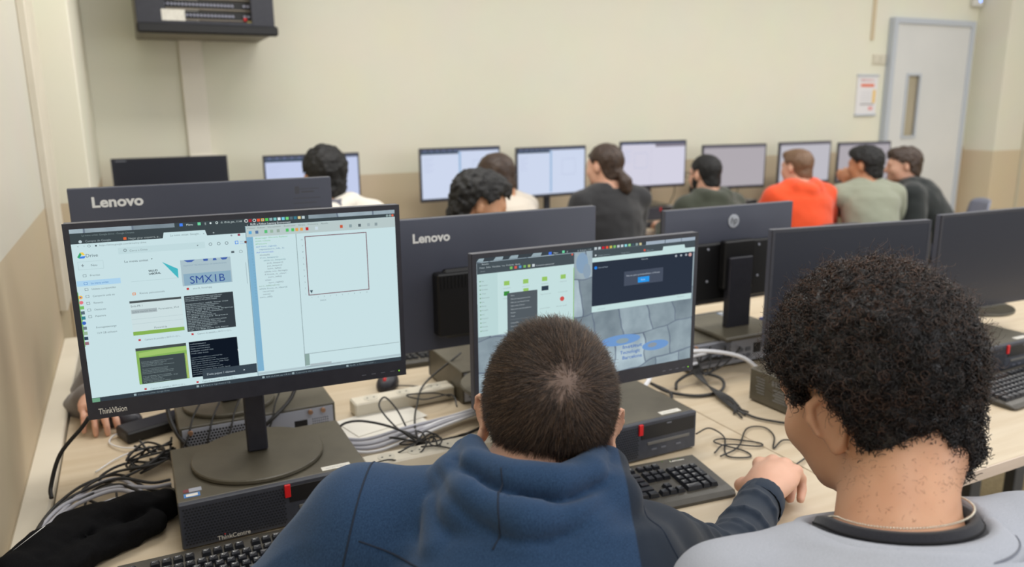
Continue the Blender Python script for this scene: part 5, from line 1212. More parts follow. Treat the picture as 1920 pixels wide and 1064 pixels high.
# ---- the boy in the blue hoodie
def boy_blue():
    L = np.array((.36, .60, 0.)); t = thing('person', 'boy in a blue hooded top seen from behind, short brown hair, hand on a mouse', 'person', tuple(L))
    az = radians(20); r = np.array((cos(az), -sin(az), 0)); f = np.array((sin(az), cos(az), 0))
    hip = np.array((.305, .50, .53)); nb = np.array((.392, .755, 1.06)); H_ = Head((.447, .812, 1.133), rot3(radians(31), radians(-6), radians(5)), 1.0)
    ls = np.array((.205, .830, 1.022)); rs = np.array((.522, .698, .962))
    lw = np.array((.20, 1.04, .80)); rw = np.array((.990, .975, .800))
    le = elbow(ls, lw, .27, .25, (-.8, -.3, -.3)); re = elbow(rs, rw, .30, .285, (.25, -.1, -1))
    F = Field((-.05, .40, .46), (1.26, 1.26, 1.28), .0042)
    prof = [(0, .165, .12, 0), (.25, .15, .105, 0), (.5, .165, .11, 0), (.78, .185, .115, 0), (.93, .13, .085, 0), (1.0, .062, .06, 0)]
    F.loft(hip, nb, prof, r, .02); F.cone(nb-f*.01, H_.p(0, -.026, -.05), .060, .057, .02)
    F.cone(nb, ls, .05, .05, .03); F.cone(nb, rs, .05, .05, .03); F.cone(ls, le, .05, .04, .02); F.cone(le, lw, .04, .027, .02); F.cone(rs, re, .05, .042, .02); F.cone(re, rw, .042, .026, .02)
    H_.build(F)
    hd = unit(np.array((.88, .55, 0)))
    hand(F, rw+np.array((.012, .008, .004)), (hd[0], hd[1], .06), (-.18, .05, 1), 1, 1.15, 1.22, .5, .8)
    hand(F, lw, (.45, .9, -.15), (0, 0, 1), -1, .5, 1.0)
    F.ball(rw+np.array((.055, .034, .008)), (.034, .052, .026), .02, np.array(Matrix.Rotation(-1.0, 3, 'Z')))
    V, Q = F.mesh(1); link('body', raw_mesh('body', V-L, Q, SK_PALE), t); bodyV, bodyQ = V, Q
    # hooded top
    G = Field((-.08, .38, .48), (1.12, 1.16, 1.16), .0048)
    G.loft(hip, nb, [(0, .195, .15, 0), (.25, .18, .135, 0), (.5, .195, .145, -.005), (.78, .208, .145, -.012), (.92, .16, .115, -.01), (.985, .09, .08, 0)], r, .02)
    G.cone(nb+np.array((0, 0, -.02)), ls, .056, .070, .03); G.cone(nb+np.array((0, 0, -.03)), rs, .056, .066, .03)
    G.cone(ls, le, .072, .058, .02); G.cone(le, lw*.9+le*.1, .058, .042, .02)
    G.cone(rs, re, .068, .053, .02); cuff = rw*.93+re*.07; G.cone(re, cuff, .054, .040, .015)
    # sleeve ripples
    def rip(P):
        out = np.zeros(len(P))
        for a, b, fr, am in ((rs, re, 70, .0042), (re, rw, 85, .0040), (ls, le, 70, .003)):
            v = b-a; LL = np.linalg.norm(v); v = v/LL; q = P-a; tt = q@v; rad = np.linalg.norm(q-tt[:, None]*v, axis=1)
            m = np.exp(-((rad-.055)/.03)**2)*np.clip(tt/.05, 0, 1)*np.clip((LL-tt)/.04, 0, 1)
            ph = tt*fr+9*vnoise(P*9, 21)+q[:, 2]*30; out += am*m*(.5-np.abs(np.sin(ph/2))**.7)*(.35+.65*np.clip(vnoise(P*7, 22)+.6, 0, 1))
        return -out
    G.warp(rip)
    for tt_, an, ra_ in ((.16, .25, .010), (.26, -.3, .012), (.36, .35, .010), (.47, -.2, .010), (.60, .3, .009), (.72, -.25, .008), (.84, .2, .007)):
        cc = rs+(re-rs)*tt_*2 if tt_ < .5 else re+(rw-re)*(tt_-.5)*2; ax_ = unit(rw-rs); sd_ = unit(np.cross(ax_, (0, 0, 1))); up_ = np.cross(sd_, ax_); R0 = .060-.022*tt_
        G.chain([cc+sd_*R0*cos(q)+up_*R0*sin(q)+ax_*(an*.05*(q/2.6)) for q in np.linspace(.1, 2.6, 6)], [ra_*.4, ra_*.7, ra_*.8, ra_*.8, ra_*.7, ra_*.4], .012)
    G.warp(lambda P: .004*vnoise(P*np.array((8, 8, 12)), 5)+.0018*vnoise(P*26, 6))
    # drag lines running from the hood towards the shoulders
    for a, b, ra in (((.33, .66, 1.0), (.235, .76, 1.005), .012), ((.44, .62, .97), (.53, .635, .965), .014), ((.30, .60, .93), (.25, .68, .90), .010), ((.47, .62, 1.0), (.56, .66, .99), .010)):
        pass
    # the hood, lying in rolls behind the neck
    def N(a, b, c): return nb+r*a+f*b+np.array((0, 0, c))
    G.chain([N(.075, .055, 0.014), N(.092, .01, 0.019), N(.085, -.05, 0.009), N(.040, -.090, -0.003), N(-.020, -.096, -0.001), N(-.075, -.062, 0.015), N(-.092, -.005, 0.025), N(-.075, .05, 0.031)], [.018, .026, .034, .040, .042, .036, .028, .020], .012)
    G.chain([N(.060, .035, 0.037), N(.072, -.01, 0.045), N(.058, -.050, 0.043), N(.015, -.072, 0.037), N(-.030, -.066, 0.041), N(-.066, -.028, 0.049), N(-.070, .02, 0.053)], [.014, .018, .024, .026, .025, .022, .016], .002)
    G.chain([N(.104, -.060, -.022), N(.066, -.120, -.050), N(.0, -.145, -.066), N(-.065, -.132, -.054), N(-.108, -.085, -.020), N(-.112, -.040, .006)], [.016, .028, .034, .032, .026, .020], .002)
    G.chain([N(.112, -.02, -0.001), N(.108, -.08, -0.036), N(.075, -.12, -0.081), N(.04, -.13, -0.111)], [.014, .018, .014, .008], .010)
    G.chain([N(.14, -.05, -.06), N(.19, -.07, -.11), N(.2, -.09, -.17)], [.010, .014, .008], .016)
    # the two long creases: under the hood's lower edge and between its rolls
    for arc, ra in (([(0.281, 0.787, 1.106), (0.281, 0.728, 1.095), (0.29, 0.677, 1.09), (0.311, 0.643, 1.086), (0.345, 0.626, 1.084), (0.384, 0.629, 1.083), (0.43, 0.653, 1.085)], .0100), ([(0.301, 0.779, 1.109), (0.315, 0.726, 1.107), (0.34, 0.69, 1.104), (0.37, 0.664, 1.104), (0.403, 0.659, 1.103), (0.437, 0.676, 1.101)], .0085)):
        P_ = np.array(arc); tv = np.linspace(0, len(P_)-1, 22); P_ = np.stack([np.interp(tv, range(len(P_)), P_[:, i]) for i in range(3)], 1)
        P_ = [G.snap(p, .0015) for p in P_]; rr_ = [ra*(.3+.7*sin(pi*q/21)) for q in range(22)]
        G.chain(P_, rr_, .007, op='sub')
        P2_ = [p+np.array((0, 0, .016)) for p in P_]; P2_ = [G.snap(p, -.010) for p in P2_]
        G.chain(P2_, [r_*1.9 for r_ in rr_], .010)
    G.cone(N(.01, .035, -.04), H_.p(0, .012, .0), .050, .058, .006, 'sub')
    G.cone(cuff-unit(rw-re)*.004, rw+unit(rw-re)*.05, .031, .034, .004, 'sub')
    V, Q = G.mesh(1)
    bl = noisy('hoodie_blue', srgb(34, 56, 84), srgb(48, 74, 106), (900, 900, 240), .9, detail=2, bump=.3, bscale=1100, lo=.3, hi=.7, sheen=.15, spec=.15)
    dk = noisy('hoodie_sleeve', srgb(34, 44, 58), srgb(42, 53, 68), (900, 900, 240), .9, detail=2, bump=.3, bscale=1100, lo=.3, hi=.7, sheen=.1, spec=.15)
    hoodie = link('hooded_top', raw_mesh('hooded_top', V-L, Q, two_tone(bl, dk, tuple(rs-r*.02-L), tuple(unit(r-.12*f+np.array((0, 0, .12)))))), t)  # blue turns darker navy past a plane at the right shoulder
    # seams laid on the cloth
    NN = normals(V, Q)
    def surf_line(pts, nm, rr_=.0012, mat=None):
        out = []
        P = np.array(pts, float); tv = np.linspace(0, len(P)-1, 26); C_ = np.stack([np.interp(tv, range(len(P)), P[:, i]) for i in range(3)], 1)
        for p in C_:
            i = np.argmin(((V-p)**2).sum(1)); out.append(V[i])
        for _ in range(3):
            q = np.array(out); q[1:-1] = (q[:-2]+q[1:-1]+q[2:])/3
            out = []
            for a in q: i = np.argsort(((V-a)**2).sum(1))[:6]; n_ = unit(NN[i].mean(0)); out.append(a-n_*((a-V[i].mean(0))@n_))
        q = np.array([a+0 for a in out])-L
        mb = MB(); mb.tube([tuple(a) for a in q], rr_, n=5, sub=2); return mb.obj(nm, mat or principled('seam_thread', srgb(26, 38, 56), .9), hoodie)
    surf_line([(.24, .879, 1.072), (.22, .842, 1.065), (.19, .795, 1.045), (.163, .77, 1.01), (.14, .74, .97), (.13, .70, .90)], 'seam')
    surf_line([(.188, .78, 1.04), (.213, .725, 1.04), (.244, .68, 1.03), (.283, .64, 1.02), (.322, .61, 1.01), (.38, .60, 1.0), (.44, .60, 1.0)], 'seam')
    surf_line([(.329, .70, 1.125), (.31, .675, 1.115), (.302, .655, 1.095), (.292, .65, 1.07)], 'seam')
    surf_line([(.475, .685, 1.06), (.475, .64, 1.03), (.475, .61, .98), (.47, .58, .90)], 'seam')
    # cuff rib
    mb = MB(); u_ = unit(rw-re); a_ = unit(np.cross(u_, (0, 0, 1))); b_ = np.cross(a_, u_); n = 40; vs = []; rows = [(-.045, .0400), (-.040, .0415), (-.008, .040), (.0, .0375), (.0, .033), (-.02, .032)]
    for (s_, q) in rows:
        for i in range(n): th = 2*pi*i/n; k_ = q*(1+.02*(i % 2)); vs.append(tuple(cuff+u_*(.020+s_)+a_*k_*cos(th)+b_*k_*sin(th)-L))
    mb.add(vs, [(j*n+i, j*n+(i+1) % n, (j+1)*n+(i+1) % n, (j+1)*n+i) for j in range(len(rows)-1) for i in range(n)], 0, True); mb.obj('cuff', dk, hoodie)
    # trousers
    G = Field((.0, .30, 0), (.8, 1.1, .62), .014)
    for q in (-1, 1):
        kn = hip+r*q*.13+f*.42; kn[2] = .54; G.cone(hip+r*q*.09, kn, .09, .065, .03); ft = kn+f*.03; ft[2] = .08; G.cone(kn, ft, .062, .046, .02); G.cone(ft-np.array((0, 0, .03)), ft+f*.13-np.array((0, 0, .045)), .042, .036, .02)
    V2, Q2 = G.mesh(1); link('trousers', raw_mesh('trousers', V2-L, Q2, principled('denim_dark', srgb(44, 48, 60), .85)), t)
    # hair: a dark cap under some 60000 strands that turn out of the crown
    S_ = Field(H_.c-.15, H_.c+.15, .0035); S_.put(lambda P: cap_field(H_, P, .0035, 'crop'), H_.c-.14, H_.c+.14, 0)
    S_.warp(lambda P: .0012*vnoise(P*120, 9))
    V3, Q3 = S_.mesh(2); cap = link('hair', raw_mesh('hair', V3-L, Q3, hair_mat('scalp_shade', srgb(104, 86, 76), srgb(120, 100, 90), .7)), t)
    rng = np.random.default_rng(5)
    def mask(c): return cap_mask(H_.inv(c), back=-.092) > -.002
    n = 52000; p, nn = sample(V3, Q3, mask, n, rng); q = H_.inv(p)
    cen = H_.p(0, -.014, .02); out = unit(p-cen); nn = out
    w = H_.p(.016, -.083, .083); dv = p-w; tg = unit(dv-out*(dv*out).sum(1)[:, None]); sw = np.cross(out, tg); dist = np.linalg.norm(dv, axis=1)
    low = np.clip((.02-q[:, 2])/.10, 0, 1); top = np.clip((q[:, 2]-.06)/.05, 0, 1)*np.clip((q[:, 1]+.04)/.08, 0, 1)
    Ln = (.0150-.0080*low+.013*top)*(.75+.5*rng.random(n)); Ln *= np.clip(.45+dist/.05, 0, 1)
    lift = .42+.40*top-.12*low
    D = unit(tg*1.0+sw*(.45*np.exp(-dist/.05))[:, None]+out*lift[:, None]+rng.normal(0, .17, (n, 3)))
    D2 = unit(D+tg*.45-out*.22+rng.normal(0, .10, (n, 3)))
    P0 = p-out*.001; P1 = P0+D*(Ln*.5)[:, None]; P2 = P1+D2*(Ln*.5)[:, None]; P = np.stack([P0, P1, P2], 1)-L
    keep = rng.random(n) < np.clip(.34+dist/.030, 0, 1)
    hm = [hair_mat('strand_dark', srgb(38, 30, 26), srgb(48, 38, 32), .42), hair_mat('strand_brown', srgb(66, 50, 40), srgb(78, 60, 48), .42), hair_mat('strand_light', srgb(104, 82, 64), srgb(120, 96, 76), .4)]
    mi = rng.choice(3, n, p=(.38, .42, .20)); o = link('hair_strands', strand_mesh(P[keep], .00030, .00010, hm, mi[keep]), cap, 'stuff')
    return t
boy_blue()
chair_at(.34, .50, radians(20), 'dark plastic chair under the boy in the blue hooded top')

# ---- the boy with curly hair
def boy_curly():
    L = np.array((.60, .36, 0.)); t = thing('person', 'boy with thick dark curly hair in a grey sweatshirt, seen from behind at the right', 'person', tuple(L))
    az = radians(15); r = np.array((cos(az), -sin(az), 0)); f = np.array((sin(az), cos(az), 0))
    hip = np.array((.555, .24, .53)); nb = np.array((.688, .488, 1.062)); H_ = Head((.772, .602, 1.170), rot3(radians(-1), radians(20), radians(-3)), 1.05, 42, .0050)
    ls = np.array((.522, .536, .985)); rs = np.array((.866, .442, 1.000)); lw = np.array((.70, .80, .66)); rw = np.array((.92, .78, .66))
    le = elbow(ls, lw, .29, .25, (-.5, -.4, -.8)); re = elbow(rs, rw, .29, .25, (.5, -.4, -.8))
    F = Field((.32, .10, .50), (1.06, .94, 1.33), .0035)
    prof = [(0, .165, .12, 0), (.25, .15, .105, 0), (.5, .165, .11, 0), (.76, .18, .112, 0), (.88, .13, .085, 0), (.95, .066, .062, 0), (1.0, .064, .060, 0)]
    F.loft(hip, nb, prof, r, .02)
    F.cone(nb-np.array((0, 0, .03)), H_.p(0, -.022, -.050), .063, .056, .02); F.cone(nb-f*.012, H_.p(0, -.036, -.03), .056, .046, .02)
    F.cone(nb-np.array((0, 0, .07)), ls, .04, .045, .02); F.cone(nb-np.array((0, 0, .07)), rs, .04, .045, .02); F.cone(ls, le, .05, .04, .02); F.cone(le, lw, .04, .027, .02); F.cone(rs, re, .05, .04, .02); F.cone(re, rw, .04, .027, .02)
    H_.build(F); hand(F, lw, (.3, .9, -.1), (0, 0, 1), -1, .5); hand(F, rw, (-.3, .9, -.1), (0, 0, 1), 1, .5)
    V, Q = F.mesh(1); link('body', raw_mesh('body', V-L, Q, SK_MID), t); bV, bQ = V, Q
    def N(a, b, c): return nb+r*a+f*b+np.array((0, 0, c))
    G = Field((.28, .02, .48), (1.16, .92, 1.12), .0048)
    G.loft(hip, nb, [(0, .20, .155, 0), (.25, .185, .14, 0), (.5, .20, .15, -.005), (.78, .215, .15, -.01), (.90, .175, .125, -.01), (.985, .108, .100, 0)], r, .02)
    G.cone(N(-.02, 0, -.045), ls, .078, .076, .03); G.cone(N(.02, 0, -.045), rs, .078, .076, .03)
    G.cone(ls, le, .080, .062, .02); G.cone(le, lw*.9+le*.1, .062, .045, .02); G.cone(rs, re, .080, .062, .02); G.cone(re, rw*.9+re*.1, .062, .045, .02)
    G.warp(lambda P: .0042*vnoise(P*np.array((9, 9, 11)), 31)+.0018*vnoise(P*24, 32))
    G.cone(N(0, 0, -.06), N(0, .02, .2), .086, .098, .006, 'sub')
    V, Q = G.mesh(1)
    gy = noisy('sweatshirt_grey', srgb(164, 168, 178), srgb(182, 186, 196), (1100, 1100, 380), .92, detail=2, bump=.3, bscale=1300, lo=.3, hi=.7, sheen=.2, spec=.15)
    sw = link('sweatshirt', raw_mesh('sweatshirt', V-L, Q, gy), t)
    R_ = np.stack([r, f, np.array((0, 0, 1))], 1)@np.array(Matrix.Rotation(radians(-13), 3, 'X'))
    mb = MB(); c0 = N(.002, .006, .004)-L
    band(mb, c0, R_, [(.086, .084, .004), (.091, .089, .013), (.099, .098, .013), (.112, .112, .000), (.118, .118, -.010), (.098, .096, -.022), (.088, .086, -.012)], front_drop=.02); rb = mb.obj('ribbed_collar', gy, sw)
    mb = MB(); band(mb, c0, R_, [(.1125, .1125, .0005), (.1140, .1140, -.0005), (.1125, .1125, -.0025)], front_drop=.02); mb.obj('seam', principled('grey_seam', srgb(118, 122, 134), .9), sw)
    mb = MB(); band(mb, N(.001, .004, .014)-L, R_, [(.070, .068, .006), (.073, .071, .013), (.079, .077, .012), (.086, .085, -.004), (.088, .086, -.03), (.072, .070, -.03)], front_drop=.025); tee = mb.obj('tee_shirt_collar', cloth('tee_black', srgb(34, 35, 42), srgb(42, 43, 50)), t)
    mb = MB(); band(mb, N(.001, .004, .014)-L, R_, [(.0825, .081, .0058), (.0835, .082, .0048), (.0830, .0815, .0035)], front_drop=.025); mb.obj('seam', principled('black_seam', srgb(14, 14, 18), .9), tee)
    # chain
    mb = MB(); n = 150
    for i in range(n):
        th = 2*pi*i/n; p = N(.001, .002, .030)-L+R_@np.array((.0705*cos(th), .0690*sin(th), .004-.03*max(sin(th), 0)**1.3+.004*cos(th)))
        mb.ell(p, (.0014, .0014, .0011), nu=6, nv=4)
    mb.obj('neck_chain', principled('chain_silver', srgb(214, 206, 190), .2, .9), t, kind='stuff')
    G = Field((.25, .02, 0), (1.1, .9, .62), .014)
    for q in (-1, 1):
        kn = hip+r*q*.13+f*.42; kn[2] = .54; G.cone(hip+r*q*.09, kn, .09, .065, .03); ft = kn+f*.03; ft[2] = .08; G.cone(kn, ft, .062, .046, .02); G.cone(ft-np.array((0, 0, .03)), ft+f*.13-np.array((0, 0, .045)), .042, .036, .02)
    V2, Q2 = G.mesh(1); link('trousers', raw_mesh('trousers', V2-L, Q2, principled('denim_dark', srgb(44, 48, 60), .85)), t)
    # curly hair
    S_ = Field(H_.c-.20, H_.c+.20, .004); 
    def vol(P):
        q = H_.inv(P); c = q-np.array((0, -.016, .040)); r_ = np.array((.107, .108, .107)); k0 = np.linalg.norm(c/r_, axis=-1); k1 = np.linalg.norm(c/(r_*r_), axis=-1); d = k0*(k0-1)/np.maximum(k1, 1e-6)
        c2 = q-np.array((0, -.036, -.054)); r2 = np.array((.074, .064, .062)); k0 = np.linalg.norm(c2/r2, axis=-1); k1 = np.linalg.norm(c2/(r2*r2), axis=-1); d2 = k0*(k0-1)/np.maximum(k1, 1e-6)
        hh = np.clip(.5+.5*(d-d2)/.03, 0, 1); d = d*(1-hh)+d2*hh-.03*hh*(1-hh)
        y = q[..., 1]; x = np.abs(q[..., 0])
        lim = np.where(y > .05, .046, np.where(y > .018, -.002+(y-.018)*1.5, np.where(y > -.030, .036, np.clip(.030+(y+.030)*6.5, -.102+.25*np.clip(-.075-y, 0, .04), .04))))
        m = (lim-q[..., 2])*.7
        hh = np.clip(.5-.5*(d-m)/.02, 0, 1); return d*(1-hh)+m*hh+.02*hh*(1-hh)
    S_.put(vol, H_.c-.16, H_.c+.17, 0); S_.warp(lambda P: .006*vnoise(P*45, 41)+.004*vnoise(P*95, 42))
    V3, Q3 = S_.mesh(1); hb = hair_mat('curl_dark', srgb(22, 20, 21), srgb(36, 32, 32), .42); hair = link('hair', raw_mesh('hair', V3-L, Q3, hb), t)
    rng = np.random.default_rng(8); n = 15000
    p, nn = sample(V3, Q3, lambda c: np.linalg.norm((H_.inv(c)-np.array((0, -.005, .02)))/np.array((.085, .1, .085)), axis=1) > 1.0, n, rng)
    out = unit(p-H_.p(0, -.01, .03)); ax = unit(out*.8+rng.normal(0, .55, (n, 3))); a = unit(np.cross(ax, rng.normal(0, 1, (n, 3)))); b = np.cross(ax, a)
    m = 15; s_ = np.linspace(0, 1, m)[None, :, None]; turns = rng.uniform(1.2, 2.4, (n, 1, 1)); rad = rng.uniform(.0018, .0046, (n, 1, 1)); Ln = rng.uniform(.008, .018, (n, 1, 1)); ph = rng.uniform(0, 6.28, (n, 1, 1))
    th = 2*pi*turns*s_+ph
    P = p[:, None]-out[:, None]*.006+ax[:, None]*(s_*Ln)+(a[:, None]*np.cos(th)+b[:, None]*np.sin(th))*rad-L
    mats = [hb, hair_mat('curl_brown', srgb(44, 34, 30), srgb(58, 44, 36), .4), hair_mat('curl_rust', srgb(78, 54, 40), srgb(92, 66, 50), .4)]
    q = H_.inv(p); pt = np.clip((q[:, 2]-.075)/.06, 0, 1)*.55+np.clip((q[:, 1]-.06)/.05, 0, 1)*.3; u_ = rng.random(n); mi = np.where(u_ < pt*.6, 2, np.where(u_ < .25+pt*.7, 1, 0))
    link('hair_curls', strand_mesh(P, .00062, .00045, mats, mi), hair, 'stuff')
    # loose fine curls standing off the outline
    n = 2600; p, nn = sample(V3, Q3, lambda c: H_.inv(c)[:, 2] > -.02, n, rng); out = unit(p-H_.p(0, -.01, .03)); ax = unit(out+rng.normal(0, .35, (n, 3))); a = unit(np.cross(ax, rng.normal(0, 1, (n, 3)))); b = np.cross(ax, a)
    Ln = rng.uniform(.012, .028, (n, 1, 1)); rad = rng.uniform(.002, .006, (n, 1, 1)); th = 2*pi*rng.uniform(.6, 1.8, (n, 1, 1))*s_+rng.uniform(0, 6.28, (n, 1, 1))
    P = p[:, None]+ax[:, None]*(s_*Ln)+(a[:, None]*np.cos(th)+b[:, None]*np.sin(th))*rad-L
    link('flyaway_hair', strand_mesh(P, .00022, .00015, mats, rng.choice((1, 2), n)), hair, 'stuff')
    # short fuzz under the hairline
    n = 260
    def nape(c):
        q = H_.inv(c); return (q[:, 1] < -.015) & (q[:, 2] < -.05) & (q[:, 2] > -.15) & (np.linalg.norm((c-nb)[:, :2], axis=1) < .085) & (c[:, 2] > nb[2]+.035)
    p, nn = sample(bV, bQ, nape, n, rng); out = unit(p-H_.p(0, -.02, -.10)); q = H_.inv(p); keep = rng.random(n) < np.clip((q[:, 2]+.122)/.04, 0, 1)**2; p, out = p[keep], out[keep]; n = len(p)
    ax = unit(out*.5+rng.normal(0, .5, (n, 3))+np.array((0, 0, -.4))); a = unit(np.cross(ax, rng.normal(0, 1, (n, 3)))); b = np.cross(ax, a); s5 = s_[:, ::3]; th = 4*s5+rng.uniform(0, 6.28, (n, 1, 1))
    P = p[:, None]+out[:, None]*.0004+ax[:, None]*(s5*rng.uniform(.003, .008, (n, 1, 1)))+(a[:, None]*np.cos(th)+b[:, None]*np.sin(th))*.0012-L
    link('nape_hair', strand_mesh(P, .00014, .00008, mats, rng.choice((0, 1), n)), hair, 'stuff')
    return t
boy_curly()
chair_at(.59, .26, radians(15), 'dark plastic chair under the curly-haired boy')

# ---- students along the back wall
W_CLOTH = cloth('cloth_white', srgb(222, 216, 204), srgb(232, 226, 214)); BEIGE = cloth('cloth_beige', srgb(206, 196, 182), srgb(216, 206, 192))
BLK = cloth('cloth_black', srgb(44, 44, 46), srgb(54, 54, 56)); OLV = cloth('cloth_olive', srgb(58, 62, 52), srgb(68, 71, 60)); ORG = cloth('cloth_orange', srgb(232, 78, 40), srgb(240, 92, 52))
SAGE = cloth('cloth_sage', srgb(142, 146, 128), srgb(152, 155, 138)); NGT = cloth('cloth_night', srgb(34, 38, 38), srgb(42, 46, 46)); GJ = cloth('cloth_grey_jacket', srgb(112, 106, 102), srgb(126, 119, 114))
def mk_hood(mat):
    def fn(t, nb, H_):
        S_ = Field(nb-.2, nb+np.array((.2, .2, .15)), .008)
        S_.chain([nb+np.array(p) for p in ((.065, .05, .02), (.088, -.01, .03), (.060, -.07, .012), (0, -.095, -.005), (-.060, -.07, .012), (-.088, -.01, .03), (-.065, .05, .02))], [.018, .028, .036, .044, .036, .028, .018], .015)
        S_.ball(nb+np.array((0, -.105, -.06)), (.085, .035, .07), .03); S_.warp(lambda P: .004*vnoise(P*28, 3)); S_.cone(nb-np.array((0, 0, .03)), H_.p(0, -.02, -.02), .060, .064, .006, 'sub')
        V, Q = S_.mesh(1); link('hood', raw_mesh('hood', V, Q, mat), t)
    return fn
def glasses(t, H_, nb):
    mb = MB()
    for q in (-1, 1):
        mb.tube([tuple(H_.p(q*.034+.023*cos(a), .112, .002+.018*sin(a))) for a in np.linspace(0, 2*pi, 15)], .0018, n=6, spline=False)
        mb.tube([tuple(H_.p(q*.058, .112, .006)), tuple(H_.p(q*.074, .06, .008)), tuple(H_.p(q*.080, .0, .010))], .0018, n=6, spline=False)
    mb.tube([tuple(H_.p(-.012, .113, .006)), tuple(H_.p(.012, .113, .006))], .0018, n=6, spline=False); mb.obj('glasses', M_DARK, t)
def beard(t, H_, nb):
    S_ = Field(H_.c-.17, H_.c+.15, .006)
    H_.ball(S_, (0, .056, -.086), (.056, .056, .048), .01); H_.ball(S_, (0, .085, -.112), (.034, .032, .036), .02)
    for q in (-1, 1): H_.ball(S_, (q*.060, .022, -.050), (.018, .026, .044), .02)
    H_.ball(S_, (0, .055, .02), (.05, .1, .052), .01, 'sub'); S_.warp(lambda P: .003*vnoise(P*70, 8)); V, Q = S_.mesh(1); link('beard', raw_mesh('beard', V, Q, H_BLACK), t)
def both(*fs):
    def fn(t, H_, nb):
        for q in fs: q(t, H_, nb)
    return fn
person('student in a white hooded top with a grey hood, seated before the second back screen', .775, 3.36, radians(3), W_CLOTH, SK_MID, H_BLACK, 'mop', hood=mk_hood(cloth('hood_grey', srgb(92, 92, 104), srgb(104, 104, 114))), zneck=1.085, lean=.12, head_yaw=-.1, k=1.04, bulk=1.4, extra=None)
person('student in a beige top half hidden behind the nearer dark curly head', 1.78, 3.36, radians(-38), BEIGE, SK_MID, H_BROWN, 'short', zneck=1.045, lean=.2, head_pitch=.25, k=.97, bulk=1.5, shw=.21, extra=None)
person('person with brown hair tied in a low ponytail wearing a black top', 2.30, 3.42, radians(-4), BLK, SK_PALE, H_BROWN, 'tail', zneck=1.07, lean=.10, head_yaw=-.25, k=.97, bulk=.9, extra=None)
person('bearded student with glasses and a dark olive jacket over a pale collar', 3.18, 3.56, radians(0), OLV, SK_PALE, H_BLACK, 'short', zneck=.965, lean=.20, head_yaw=-.12, hood=mk_hood(cloth('collar_pale', srgb(176, 184, 200), srgb(196, 204, 216))), extra=both(glasses, beard), k=1.0, bulk=1.2)
person('student with short light brown hair in a bright orange hooded top', 3.86, 3.56, radians(12), ORG, SK_PALE, H_FAIR, 'quiff', zneck=.985, lean=.16, head_yaw=-.35, hood=mk_hood(ORG), k=.97, bulk=1.5)
person('student in a sage green tee shirt resting a hand against his mouth', 4.28, 3.40, radians(20), SAGE, SK_TAN, H_BLACK, 'mop', zneck=.985, lean=.18, head_yaw=-.65, short_sleeve=True, L_hand=(-.06, .30, 1.04), k=1.0, bulk=1.1)
person('student with brown hair in a black hooded jacket leaning in beside the door', 4.98, 3.38, radians(-42), NGT, SK_PALE, H_BROWN, 'mop', zneck=.965, lean=.30, head_yaw=-.15, hood=mk_hood(NGT), k=1.0, bulk=1.8, R_hand=(.2, .40, .77))
person('student with thick black hair facing us between the two backward screens', 1.06, 2.78, radians(108), BLK, SK_MID, H_BLACK, 'curly', zneck=1.015, lean=.12, head_yaw=.0, head_pitch=.35, k=1.0, shw=.17, L_hand=(-.12, .30, .62), R_hand=(.12, .30, .62))
person('person in a grey jacket, forearm and hand seen left of the nearest screen', .12, 2.62, radians(180), GJ, SK_PALE, H_BROWN, 'short', zneck=.94, lean=.20, head_pitch=.6, head_dy=.09, shw=.15, zh=.09, R_hand=(.272, .43, .785), L_hand=(-.17, .30, .80), bulk=1.7, h=.0065, eh=.42)
def ch(x, y, az, lab, c=None): return chair_at(x, y, az, lab, c)
ch(.78, 3.30, 0, 'dark plastic chair of the student in the white hooded top'); ch(1.80, 3.32, -.6, 'dark plastic chair of the student in beige')
ch(2.31, 3.38, -.05, 'dark plastic chair behind the ponytailed person\'s back'); ch(3.18, 3.50, 0, 'dark plastic chair of the bearded student')
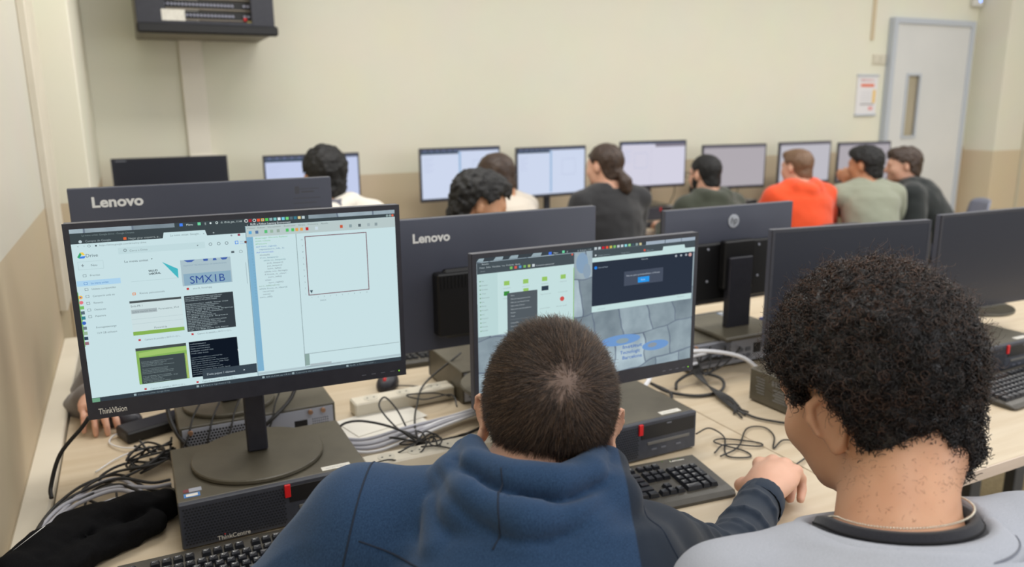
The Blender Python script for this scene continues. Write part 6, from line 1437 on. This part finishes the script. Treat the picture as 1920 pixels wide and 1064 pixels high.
ch(3.84, 3.50, .2, 'dark plastic chair behind the orange hooded top'); ch(4.24, 3.34, .35, 'dark grey plastic chair behind the student in sage green')
ch(4.92, 3.32, -.73, 'dark plastic chair of the student in the black hooded jacket'); ch(5.45, 3.75, -.9, 'pale blue-grey plastic chair standing alone in front of the door', principled('chair_blue_grey', srgb(138, 142, 160), .5))
ch(1.06, 2.80, radians(108), 'dark plastic chair of the black-haired student facing us'); ch(.10, 2.66, pi, 'dark plastic chair of the person in the grey jacket')
ch(2.28, .52, radians(-10), 'empty chair at the far right whose bent metal tube shows above the grey sweatshirt')

# ---- black knitted beanie and scarf on the desk by the wall
t = thing('beanie', 'black fabric cap with a small white mark, crumpled on the desk by the left wall', 'hat', (-.14, 1.42, T))
G = Field((-.20, -.16, -.004), (.20, .24, .13), .004)
G.chain([(-.105, -.13, .030), (-.098, -.06, .036), (-.062, .015, .036), (.0, .075, .036), (.08, .105, .036), (.13, .115, .032)], [.034, .044, .040, .034, .034, .030], .014)
G.chain([(-.085, -.12, .03), (-.045, -.05, .026), (.01, .015, .024), (.075, .045, .026), (.112, .065, .026)], [.028, .030, .024, .022, .024], .005)
G.chain([(-.10, -.02, .06), (-.03, .08, .055), (.05, .125, .05)], [.014, .018, .014], .012)
G.warp(lambda P: .0050*vnoise(P*np.array((26, 34, 50)), 51)+.0022*vnoise(P*75, 52)); G.put(lambda P: P[..., 2]-.0015, (-.3, -.3, -.05), (.3, .3, 0), 0, 'sub')
V, Q = G.mesh(1); link('fabric', raw_mesh('fabric', V, Q, noisy('fleece_black', srgb(14, 14, 15), srgb(20, 20, 22), (500, 500, 500), .95, bump=.4, bscale=900, spec=.1)), t)
mb = MB(); 
def on(px, py): 
    i = np.argmin(((V[:, :2]-np.array((px, py)))**2).sum(1)-.4*V[:, 2]); return tuple(V[i]+np.array((0, -.0006, .0012)))
a, b_, c_ = on(-.078, -.030), on(-.058, .040), on(-.046, .012)
mb.add([tuple(np.array(q)+np.array((.001, -.003, .004))) for q in (a, c_, b_)], [(0, 1, 2)])
mb.obj('white_mark', M_WHITE, t)
